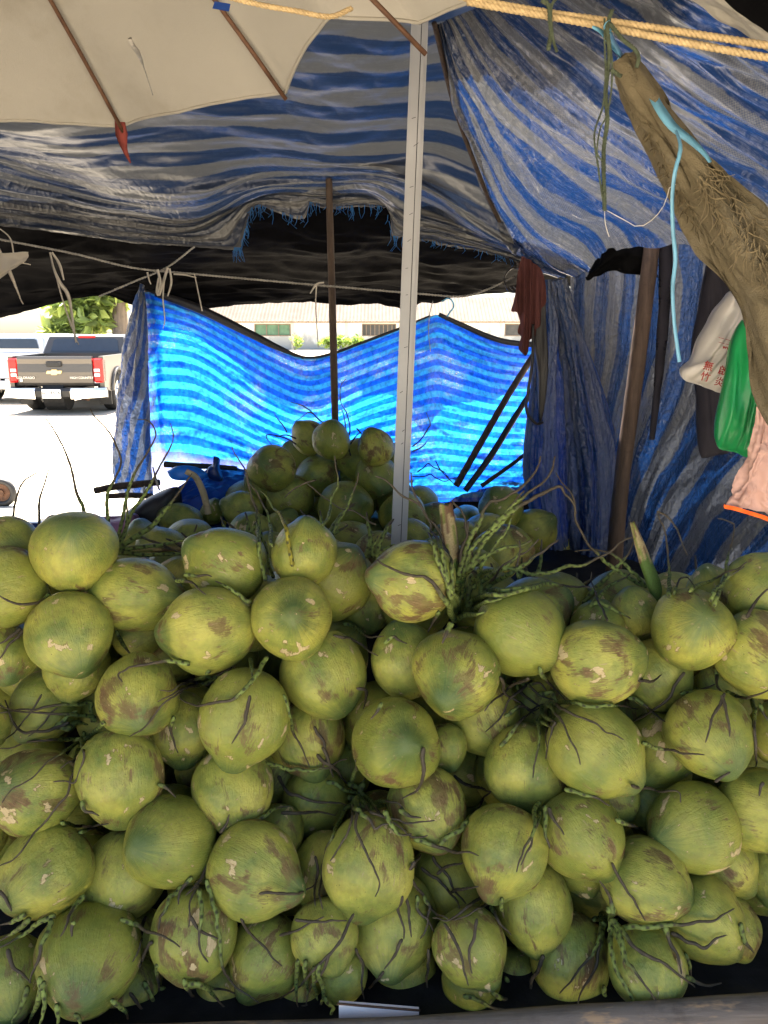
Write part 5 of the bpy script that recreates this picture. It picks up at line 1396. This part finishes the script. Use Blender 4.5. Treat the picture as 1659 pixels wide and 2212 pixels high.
def strand(pts, parent, r0=.0052, r1=.0020, dry=.45, yellow=False, base=None, path=None):
    path = path or strand_path(pts, base)
    L = sum((path[i + 1] - path[i]).length for i in range(len(path) - 1)); n = max(12, int(L / .0033)); sd = RNG.random() * 99
    Q = crom(path, n); fr = frames(Q); V = []; Cc = []; Fs = []; seg = 8
    for i, (p, a, b) in enumerate(fr):
        t = i / n; g = 1. if dry < .13 else min(1, max(0, (t - dry + .10 * noise.noise((i * .05, sd, 0))) / .10))
        wob = .0030 * noise.noise((i * .06, sd, 1)), .0030 * noise.noise((i * .06, sd, 5))
        zz = .0004 * (1 if (i // 4) % 2 else -1) * (1 - .6 * g)
        r = r0 + (r1 - r0) * t ** 1.7; r *= 1 - .22 * g
        if i == 0 or i == n: r *= .6
        ctr = p + a * (wob[0] + zz) + b * wob[1]
        for j in range(seg):
            th = 2 * math.pi * j / seg
            k5 = i // 4
            spot = (i % 4 < 2) and ((j + 3 * k5) % 8 in (0, 1, 4, 5) if False else (j + (2 if k5 % 2 else 0)) % 4 in (0, 1))
            spot2 = False
            rr = r * (1.05 if not spot else .93) * (1 + .12 * noise.noise((i * .6, j * 1.1, sd)) + .22 * g * noise.noise((i * .22, 4.0, sd)))
            V.append(ctr + (a * math.cos(th) + b * math.sin(th)) * rr)
            c0 = YEL if yellow and t < .75 else GRN; m = .75 + .5 * noise.noise((i * .12, sd, 3))
            c = [x * m * (1 if x > 0 else 1) for x in c0]
            if spot or spot2: c = list(SPOT)
            d = [x * (.8 + .5 * noise.noise((i * .3, j * .7, sd + 3))) for x in DRY]
            Cc.append((*[c[q] + (d[q] - c[q]) * g for q in range(3)], 1))
    for i in range(n):
        for j in range(seg): Fs.append((i * seg + j, i * seg + (j + 1) % seg, (i + 1) * seg + (j + 1) % seg, (i + 1) * seg + j))
    Fs.append(tuple(range(seg))[::-1]); Fs.append(tuple(n * seg + j for j in range(seg)))
    return mesh_obj('stalk', V, Fs, M['strand'], parent, True, col=Cc)
def cluster(name, label, text_, dry=.35, base=None, r0=.0050, r1=.0017):
    lines = [l for l in text_.strip().splitlines() if l.strip()]
    o = None
    for l in lines:
        opts = {}
        if '|' in l:
            l, ex = l.split('|')
            for kv in ex.split():
                k, v = kv.split('='); opts[k] = float(v)
        q = [float(x) for x in l.replace(',', ' ').split()]
        pts = list(zip(q[0::2], q[1::2]))
        y = opts.pop('yel', 0)
        path = strand_path(pts, opts.pop('base', base), bool(opts.pop('f', 0)))
        if o is None: o = empty(name, path[0]); tag(o, label, 'stalks')
        strand(pts, o, r0=opts.get('r', r0), r1=opts.get('t', r1), dry=opts.get('dry', dry), yellow=bool(y), path=path)
    return o
cluster('coconut_flower_stalks', 'tall bare stalks rising against the bright ground behind the leftmost coconuts', """
32 1190 30 1115 36 1076 50 1040 83 1020 | dry=.1 f=1
85 1190 84 1115 86 1083 95 1047 106 1013 | dry=.1 f=1
185 1150 182 1101 166 1062 151 1004 126 943 97 903 | dry=.25 f=1
""", base=.00118)
cluster('coconut_flower_stalks', 'green spotted stalks curving up beside the topmost left coconut', """
250 1178 236 1140 231 1076 246 1040 262 997 249 957 228 925 204 900 195 882 | dry=.42 f=1
252 1180 262 1130 281 1047 303 1000 332 954 336 932 321 909 296 905 | dry=.45 f=1
255 1182 285 1110 305 1080 328 1040 357 986 373 946 367 914 | dry=.5 f=1
257 1184 300 1155 335 1130 382 1069 415 1022 | dry=.6 r=.0075 f=1
256 1187 330 1180 412 1165 450 1158 | dry=.9 f=1
254 1195 330 1198 400 1195 450 1180 | dry=.9 r=.0065 f=1
256 1190 330 1180 380 1190 430 1205 | dry=.5 f=1
258 1186 300 1160 330 1170 360 1180 400 1200 | dry=.3 f=1
250 1190 270 1150 275 1110 272 1062 | dry=.6 f=1
""", base=.0012)
cluster('coconut_flower_stalks', 'green spotted stalks standing up between the top centre coconuts', """
593 1249 573 1179 560 1129 553 1101 540 1059 534 1029 515 990 500 965 | dry=.42
575 1254 560 1169 555 1116 558 1100 | dry=.85
588 1179 585 1141 570 1096 553 1061 538 1044 528 1020 | dry=.6
632 1224 623 1169 613 1129 598 1104 578 1076 562 1060 | yel=1 dry=.93
543 1301 518 1286 495 1271 465 1256 | dry=.75
698 1136 713 1099 728 1054 730 1029 722 985 | dry=.75 r=.0042
720 1156 748 1101 764 1056 775 1020 | dry=.6 r=.0040
813 1134 788 1119 748 1101 710 1081 663 1045 | dry=.05 r=.003
683 1036 660 1044 613 1074 | dry=.05 r=.003
398 1241 448 1242 458 1246 | dry=.4
380 1255 420 1262 445 1285 | dry=.3
""", base=.00118)
cluster('coconut_flower_stalks', 'large spray of green spotted stalks right of the white pole', """
981 1339 969 1309 954 1286 941 1264 916 1246 866 1236 841 1226 814 1209 | dry=.45
985 1335 976 1219 959 1179 941 1134 906 1091 851 1054 811 1029 | dry=.45 r=.006
985 1320 946 1166 931 1149 921 1114 901 1079 890 1049 888 1020 | dry=.55 r=.006
994 1300 991 1264 996 1244 994 1204 1009 1159 1006 1124 996 1101 975 1080 | dry=.2
1039 1310 1039 1274 1029 1244 1001 1224 998 1180 1012 1125 | dry=.35
985 1310 1000 1250 1034 1191 1059 1154 1096 1111 1116 1084 1141 1064 1159 1051 1184 1029 1200 985 | dry=.68 r=.0068
990 1300 1010 1210 1036 1164 1084 1119 1101 1094 1134 1059 | dry=.8 r=.006
990 1300 1016 1159 1041 1121 1059 1084 1089 1076 1116 1061 1149 1029 1168 985 | dry=.55
1060 1150 1114 1099 1144 1081 1171 1066 1211 1051 1228 1075 1245 1110 | dry=.3
1000 1290 1021 1244 1096 1229 1146 1241 1189 1237 1259 1222 1319 1190 1367 1160 | dry=.68 r=.0062
1005 1310 1061 1261 1121 1226 1159 1199 1186 1179 1207 1166 | dry=.7
1040 1280 1086 1224 1121 1199 1164 1164 | dry=.15 r=.004
1121 1250 1121 1201 1121 1167 | dry=.2 r=.004
1060 1275 1150 1270 1230 1266 1275 1268 | dry=.7
980 1340 1010 1330 1050 1320 | dry=.9 r=.008
975 1345 965 1370 955 1390 | dry=.5
1000 1250 1030 1210 1070 1190 1120 1180 1150 1165 | dry=.9
975 1320 968 1270 955 1230 940 1200 925 1150 | dry=.8
1000 1330 1012 1280 1035 1230 1075 1170 1105 1120 | dry=.9
995 1330 1020 1300 1060 1285 1110 1280 1170 1262 | dry=.85
985 1325 1000 1280 1003 1230 1020 1190 | dry=.9
1010 1320 1050 1300 1085 1290 | dry=.95 r=.009
990 1330 985 1290 965 1260 950 1225 | dry=.9
1020 1270 1065 1240 1110 1210 1130 1185 | dry=.9
""", base=.00112, r0=.0072, r1=.0026)
cluster('coconut_flower_stalks', 'crossing spotted stalks in front of the foot of the right post', """
1259 1305 1306 1252 1340 1219 1360 1193 1374 1154 | dry=.65 r=.006
1273 1310 1306 1275 1351 1247 1372 1230 | dry=.75 r=.006
1396 1269 1376 1244 1351 1219 1320 1196 1287 1188 1239 1191 | dry=.5
1390 1265 1374 1258 1306 1213 1273 1179 1250 1135 1239 1084 1231 1062 1200 1020 | dry=.35
1280 1305 1292 1300 1329 1319 1362 1336 | dry=.8
1312 1342 1301 1314 1287 1286 1278 1235 | dry=.1 r=.0035
""", base=.00116)
cluster('coconut_flower_stalks', 'slender spotted stalks standing up above the coconuts at the far right', """
1446 1290 1446 1230 1441 1174 1432 1135 1418 1104 | dry=.6
1418 1104 1444 1118 1463 1146 1486 1200 | dry=0 r=.003
1540 1310 1561 1258 1570 1216 1581 1174 1586 1132 | dry=.72
1586 1132 1568 1123 1550 1119 | dry=0 r=.0028
1488 1280 1530 1255 1572 1235 1614 1213 | dry=.6
1533 1300 1545 1275 1572 1247 1609 1224 | dry=.8
1614 1335 1634 1297 1665 1268 | dry=.1
1455 1285 1470 1250 1485 1248 1500 1265 | dry=.2 r=.003
""", base=.00114)
cluster('coconut_flower_stalks', 'dried brown stalks fanned out over the coconuts left of centre', """
577 1419 560 1450 530 1487 500 1512 435 1524 385 1507 | dry=.35
500 1440 490 1449 450 1477 400 1487 350 1522 280 1592 | dry=.12
490 1450 475 1462 425 1467 370 1492 345 1490 | dry=.15
470 1460 445 1477 390 1490 340 1515 | dry=.2
410 1436 400 1434 325 1434 280 1442 255 1457 265 1474 | dry=.3
250 1362 270 1397 285 1417 | dry=.6
540 1502 530 1562 500 1607 | dry=.1
542 1422 545 1477 | dry=.8
375 1547 370 1582 385 1627 | dry=.2
455 1450 430 1465 400 1480 | dry=.9
""")
cluster('coconut_flower_stalks', 'thick tangle of green and brown stalks at the left edge', """
200 1560 195 1517 150 1522 95 1527 50 1532 -5 1542 | dry=.4
205 1560 200 1547 125 1544 50 1537 -5 1522 | dry=.3
210 1585 200 1592 125 1597 65 1602 -5 1617 | dry=.35
225 1562 175 1602 125 1632 100 1650 30 1704 5 1734 | dry=.75
180 1580 172 1614 160 1664 150 1704 125 1739 75 1799 30 1854 -4 1872 | dry=.35
150 1560 100 1580 50 1582 10 1512 | dry=.1
155 1575 120 1570 150 1545 170 1535 | dry=.95 r=.008
140 1575 165 1560 190 1565 | dry=.95 r=.008
125 1530 95 1560 60 1590 | dry=.0 r=.003
90 1500 60 1545 10 1600 | dry=.0 r=.003
185 1590 165 1640 130 1660 | dry=.6
175 1595 180 1640 160 1690 115 1690 | dry=.4
""")
cluster('coconut_flower_stalks', 'single dark stalk lying across the coconuts at the upper left edge', """
107 1282 85 1302 40 1304 -4 1284 | dry=.15
45 1357 20 1375 -4 1392 | dry=.0 r=.006
50 1360 20 1392 -4 1425 | dry=.0 r=.005
""")
cluster('coconut_flower_stalks', 'short stalks between the coconuts just below the top centre', """
740 1347 770 1357 800 1377 829 1374 | dry=.5
720 1372 780 1392 817 1417 | dry=.1
770 1487 790 1492 785 1532 | dry=.0
825 1517 800 1554 | dry=.3
830 1390 850 1375 880 1390 | dry=.4
950 1320 935 1345 925 1365 | dry=.2
""")
cluster('coconut_flower_stalks', 'two stalks hanging over a half-hidden coconut below the centre', """
612 1500 620 1522 630 1567 650 1612 670 1657 | dry=.45
680 1569 700 1602 705 1637 695 1660 | dry=.05
572 1649 625 1662 670 1667 710 1659 750 1639 | dry=.6
""")
cluster('coconut_flower_stalks', 'dense knot of dried stalks between the coconuts right of centre', """
1150 1470 1129 1487 1099 1512 1049 1582 | dry=.1
1140 1465 1109 1477 1069 1512 1047 1537 | dry=.1
1170 1525 1169 1542 1164 1587 1157 1645 1150 1680 | dry=.75
1185 1530 1189 1552 1179 1592 1184 1622 | dry=.3
1185 1525 1199 1537 1229 1592 1254 1652 | dry=.35
1190 1520 1209 1527 1259 1552 1309 1582 1349 1599 | dry=.15
1200 1520 1229 1517 1279 1527 1379 1532 | dry=.55
1165 1440 1174 1462 1199 1487 1224 1517 | dry=.2
1124 1477 1159 1497 1199 1512 | dry=.2
1089 1547 1119 1527 1149 1532 1175 1520 | dry=.2
1079 1612 1109 1577 1129 1552 1165 1530 | dry=.2
1079 1462 1089 1492 1129 1522 1154 1542 | dry=.1
1160 1500 1190 1495 1205 1520 1185 1540 | dry=.6 r=.007
1170 1540 1200 1560 1190 1590 1180 1640 | dry=.4
1110 1470 1130 1500 1170 1530 | dry=.3 r=.006
1175 1545 1160 1560 1195 1575 | dry=.8 r=.007
1140 1480 1165 1475 1185 1500 | dry=.2
""", dry=.2)
cluster('coconut_flower_stalks', 'dark stalks hanging over the coconuts near the right edge', """
1549 1437 1549 1482 1564 1502 | dry=.2
1564 1497 1539 1547 1524 1604 | dry=.1
1557 1502 1569 1542 1577 1592 | dry=.1
1569 1492 1609 1507 1664 1487 | dry=.2
1469 1499 1519 1487 1544 1477 | dry=.5
1479 1452 1449 1502 1414 1532 1369 1557 | dry=.1
1379 1472 1409 1472 1429 1457 | dry=.1
1624 1512 1629 1562 1634 1657 | dry=.3
1640 1520 1650 1545 1664 1560 | dry=.3
1354 1507 1404 1532 1439 1559 | dry=.2
1387 1604 1429 1617 1474 1629 1522 1630 | dry=.35
1545 1690 1560 1680 1578 1668 | dry=.0
1650 1690 1640 1720 | dry=.1
""")
cluster('coconut_flower_stalks', 'big green and brown stalk hub at the middle of the front heap', """
685 1629 715 1654 745 1689 765 1709 | dry=.0
602 1677 625 1714 665 1727 705 1734 750 1739 | dry=.0
607 1754 665 1754 725 1762 | dry=.1
770 1730 745 1749 725 1789 705 1829 697 1864 | dry=.7
770 1725 770 1754 775 1804 795 1854 820 1904 810 1937 | dry=.4
765 1730 760 1769 740 1819 712 1859 | dry=.2
705 1689 740 1704 780 1714 | dry=.8
695 1614 710 1644 720 1679 | dry=.1
780 1710 800 1730 829 1764 879 1779 939 1772 | dry=.45
775 1720 800 1755 869 1789 894 1809 924 1804 | dry=.35
914 1614 917 1659 899 1709 869 1727 | dry=.0
860 1750 884 1764 910 1767 | dry=.3
785 1690 775 1720 765 1760 | dry=.95 r=.0085
750 1720 775 1735 810 1745 840 1740 | dry=.9 r=.008
790 1740 830 1730 860 1735 880 1760 | dry=.7
770 1745 800 1770 810 1790 840 1780 | dry=.3
760 1700 770 1660 768 1640 | dry=.6
894 1812 939 1829 989 1842 1034 1849 | dry=.2
949 1824 994 1794 1019 1764 1044 1724 1064 1709 | dry=.4
830 1750 860 1800 890 1800 | dry=.7
750 1690 775 1700 790 1680 | dry=.8 r=.007
""", r0=.0056)
cluster('coconut_flower_stalks', 'bunch of short dark stalks draped over the coconut left of bottom centre', """
440 1880 415 1934 410 1984 407 2004 | dry=.2
395 1914 365 1939 345 1979 340 2009 | dry=.55
430 1920 432 1994 430 2029 450 2079 | dry=.45
445 1900 455 1929 470 1974 475 2029 480 2084 510 2134 560 2167 | dry=.42
410 1979 430 2009 472 2029 | dry=.1
260 1984 300 1999 340 2019 390 2044 | dry=.2
315 1979 305 2029 285 2079 | dry=.1
330 2034 300 2089 | dry=.1
445 1869 430 1904 400 1934 | dry=.1
415 1894 390 1924 385 1954 | dry=.2
""")
cluster('coconut_flower_stalks', 'thin dark stalks crossing the coconuts at the lower centre', """
560 1932 600 1930 645 1929 670 1919 685 1904 | dry=.0
682 1849 685 1894 680 1959 | dry=.1
697 1864 692 1914 697 1964 | dry=.1
605 2022 650 2009 700 1979 | dry=.1
637 1987 700 1992 750 1987 | dry=.1
765 1974 740 2024 710 2064 665 2109 605 2157 | dry=.05
710 2064 695 2104 665 2144 | dry=.1
520 1984 540 2014 575 2049 610 2087 | dry=.0
770 2049 785 2084 785 2159 | dry=.1
829 2099 775 2169 | dry=.0
""", r0=.004)
cluster('coconut_flower_stalks', 'green spotted stalks hanging at the lower left corner', """
185 1934 165 1954 145 1994 130 2024 | dry=.4
120 1978 75 1999 40 2024 -4 2049 | dry=.7
65 1984 30 2014 -4 2034 | dry=.7
112 1984 90 2039 75 2094 65 2124 | dry=.35
17 2049 30 2089 67 2124 | dry=.1
55 1974 25 1994 -4 1999 | dry=.5
160 1989 155 2024 | dry=.2
-4 1924 25 1969 | dry=.1
95 2120 80 2170 60 2212 | dry=.9
85 2110 95 2160 85 2215 | dry=.9
60 2130 45 2180 25 2215 | dry=.9
120 2170 125 2215 | dry=.9
""", r0=.0058)
cluster('coconut_flower_stalks', 'small brown stalk ends between the coconuts at the middle left', """
130 1777 170 1784 235 1779 | dry=.2
170 1799 225 1789 | dry=.2
340 1694 360 1704 380 1722 | dry=.3
177 1729 185 1749 215 1762 | dry=.3
475 1799 490 1779 495 1759 | dry=.0
550 1774 590 1749 625 1742 | dry=.6
""")
cluster('coconut_flower_stalks', 'dark stalks trailing on the black sheet along the bottom', """
240 2159 270 2184 285 2209 | dry=.6
280 2144 300 2174 325 2194 | dry=.1
340 2084 345 2139 345 2189 | dry=.2
360 2114 375 2154 385 2179 | dry=.3
395 2114 425 2169 | dry=.2
400 2124 450 2134 525 2154 | dry=.5
660 2074 665 2139 660 2189 | dry=.8
675 2089 685 2154 695 2189 | dry=.8
645 2074 640 2144 645 2180 | dry=.7
690 2080 700 2140 680 2200 | dry=.6
370 2120 365 2160 372 2195 | dry=.3
570 2200 620 2190 665 2170 | dry=.1
160 2190 175 2215 | dry=.9
310 2120 330 2160 340 2200 | dry=.4
345 2130 380 2165 430 2188 | dry=.7
420 2120 470 2160 500 2195 | dry=.6
560 2165 600 2180 650 2200 | dry=.3
700 2150 720 2175 715 2205 | dry=.8
1090 2110 1110 2150 1100 2185 | dry=.5
1060 2140 1120 2165 1150 2160 | dry=.2
1000 2150 1060 2175 1110 2190 | dry=.4
1480 2110 1520 2130 1560 2125 | dry=.2
""")
cluster('coconut_flower_stalks', 'green spotted stalks hanging between two coconuts right of lower centre', """
1165 1735 1154 1754 1149 1804 1129 1849 1117 1884 | dry=.6
1169 1744 1159 1784 1149 1824 1124 1869 | dry=.45
1175 1740 1179 1759 1179 1804 1189 1834 | dry=.7
1184 1744 1199 1774 1219 1804 | dry=.1
1219 1704 1264 1719 1317 1742 | dry=.5
1364 1694 1404 1704 1464 1712 1469 1734 | dry=.1
1329 1769 1359 1782 1394 1797 | dry=.2
980 1675 1020 1700 1050 1708 1064 1709 | dry=.1
""")
cluster('coconut_flower_stalks', 'web of dark stalks spread over the coconuts below the centre', """
909 1874 944 1899 979 1934 994 1964 | dry=.0
934 1849 969 1894 1009 1954 | dry=.0
944 1889 975 1868 999 1864 | dry=.0
889 1899 914 1934 944 1974 969 1989 | dry=.0
1039 1939 1004 1964 964 1987 935 1982 | dry=.05
1064 1944 1029 1964 979 1989 | dry=.05
959 1994 979 2029 999 2074 1014 2129 | dry=.0
1029 1984 1024 2029 1014 2064 1019 2104 | dry=.0
1059 1959 1079 1994 1104 2019 | dry=.2
869 1934 859 1964 872 2029 | dry=.1
874 1934 884 1984 889 2024 | dry=.1
899 1934 899 1964 924 1989 909 2029 | dry=.2
914 1934 929 1959 924 1984 939 2014 | dry=.2
869 2029 854 2059 829 2094 | dry=.0
924 2049 922 2114 932 2179 | dry=.0
974 1927 1034 1914 | dry=.0
1084 1939 1087 1984 | dry=.6
895 1860 885 1880 910 1845 | dry=.0
""", r0=.0046)
cluster('coconut_flower_stalks', 'bunch of spotted stalks hanging down at the lower right', """
1315 1975 1299 1974 1294 2029 1279 2064 1249 2094 1209 2147 | dry=.65
1312 1980 1304 1989 1294 2039 1289 2084 1264 2129 1244 2179 | dry=.4
1319 1985 1319 1999 1324 2064 1339 2109 1364 2154 1394 2215 | dry=.75
1320 1985 1329 1999 1354 2074 1384 2114 1419 2164 | dry=.6
1322 1985 1334 1999 1369 2044 1429 2079 1502 2132 | dry=.2
1312 2009 1329 2009 1394 2004 1479 1997 1539 1989 1587 1964 | dry=.5 r=.006
1434 1999 1449 2039 1469 2079 1474 2104 | dry=.2
1449 2014 1484 2034 1524 2049 1569 2019 | dry=.1
1174 2064 1149 2119 1149 2204 | dry=.1
1479 2059 1492 2114 | dry=.6
1304 2129 1314 2164 | dry=.6
1279 1989 1299 1979 1329 1979 | dry=.2
1599 1994 1609 2029 1629 2059 | dry=.3
1324 1975 1319 1939 1294 1902 | dry=.2
1310 1970 1325 1960 1318 1990 1335 1985 | dry=.95 r=.007
1322 1864 1339 1899 1369 1944 1394 1989 | dry=.0 r=.004
1330 1990 1340 2040 1345 2080 | dry=.9
1305 1990 1300 2040 1290 2060 | dry=.9
""", r0=.0056)
# bunch stalks left standing along the crest of the front heap
for n_, (bx_, by_, cnt, hgt, lab) in enumerate(((430, 1185, 5, 80, 'low spotted stalks left of the top centre coconuts'), (525, 1150, 4, 90, 'spotted stalks behind the coconut left of top centre'), (690, 1150, 5, 95, 'spotted stalks rising behind the top centre pair of coconuts'), (800, 1180, 5, 90, 'short stalks just left of the foot of the white pole'), (1105, 1275, 6, 120, 'spotted stalks behind the coconut right of the stem stump'), (1200, 1290, 5, 110, 'stalks rising before the gathered blue curtain'), (1330, 1310, 5, 110, 'stalks crossing left of the tall broken green stem'), (1500, 1280, 4, 95, 'stalks behind the coconut near the right wall'))):
    ls = []
    for k in range(cnt):
        a = math.radians(RNG.uniform(25, 155)); L = hgt * RNG.uniform(.6, 1.25); bend = RNG.uniform(-.5, .5)
        q = [(bx_ + RNG.uniform(-16, 16), by_ + 25)]
        for s_ in range(1, 5): q.append((q[0][0] + math.cos(a + bend * s_ / 4) * L * s_ / 4, q[0][1] - math.sin(a + bend * s_ / 4) * L * s_ / 4))
        ls.append(' '.join('%.0f %.0f' % p for p in q) + ' | f=1 dry=%.2f' % RNG.uniform(.45, .9))
    cluster('coconut_flower_stalks', lab, '\n'.join(ls), base=.00124, r0=.0068, r1=.0026)
# thin dry twigs on the rear heap
cluster('dry_twigs', 'thin dark twigs standing on the rear heap against the blue tarpaulin', """
700 915 672 888 650 875 628 868 | base=.00186
690 908 668 892 645 905 636 912 | base=.00186
640 948 615 940 588 944 | base=.00186
620 935 600 905 590 890 | base=.00186
640 960 610 945 576 940 600 975 | base=.00186
757 985 755 930 748 890 735 860 738 830 748 818 | base=.00186
757 960 745 915 735 880 | base=.00186
757 960 770 940 785 930 | base=.00186
770 925 785 942 800 948 | base=.00186
890 965 915 940 930 915 920 890 | base=.00190
890 975 912 965 928 945 | base=.00190
890 1030 930 1025 960 1040 990 1030 | base=.00205
900 1020 925 1000 960 1020 980 1045 | base=.00205
940 995 960 1025 985 1050 | base=.00205
""", dry=0., r0=.0042, r1=.0016)

# broken bunch stems
def stem(label, pts, rads, base, green_to, brk=True):
    P = [ats(x, y, base) for x, y in pts]; n = 40; path = crom(P, n); rr = np.interp(np.linspace(0, 1, n + 1), np.linspace(0, 1, len(rads)), rads)
    V = []; Cc = []; Fs = []; seg = 16; sd = len(label)
    for i, (p, a, b) in enumerate(frames(path)):
        for j in range(seg):
            th = 2 * math.pi * j / seg; t = i / n
            jag = Vector((0, 0, 0))
            if brk and i > n - 4: jag = (Vector(path[-1]) - Vector(path[-3])).normalized() * (.012 * noise.noise((j * 1.3, sd, 2)) * (i - n + 4) / 4)
            V.append(p + (a * math.cos(th) * 1.15 + b * math.sin(th) * .8) * rr[i] * (1 + .07 * noise.noise((i * .2, j * .9, sd))) + jag)
            st = noise.noise((th * 3, t * 2.5, sd)); g = t + .18 * noise.noise((j * .8, t * 3, sd + 4))
            if g < green_to: c = (.11, .19, .035)
            elif st > .12: c = (.16, .085, .045)
            elif st < -.22: c = (.20, .23, .05)
            else: c = (.42, .33, .16)
            Cc.append((*c, 1))
    for i in range(n):
        for j in range(seg): Fs.append((i * seg + j, i * seg + (j + 1) % seg, (i + 1) * seg + (j + 1) % seg, (i + 1) * seg + j))
    Fs.append(tuple(range(seg))[::-1]); Fs.append(tuple(n * seg + j for j in range(seg)))
    return tag(mesh_obj('broken_stem', V, Fs, M['strand'], smooth=True, col=Cc), label, 'stem')
stem('short frayed brown and cream stem stump right of the white pole', [(985, 1260), (978, 1200), (970, 1150), (963, 1090)], [.020, .020, .021, .018], .00114, .25)
stem('tall green stem with pale slanted broken end near the right post', [(1400, 1345), (1410, 1300), (1416, 1275), (1395, 1215), (1378, 1165), (1366, 1130)], [.012, .014, .020, .017, .014, .007], .00114, .62)
stem('pale cut stem lying behind the upper left coconuts', [(270, 1190), (340, 1184), (400, 1180), (455, 1176)], [.012, .013, .013, .012], .00125, .0, False)
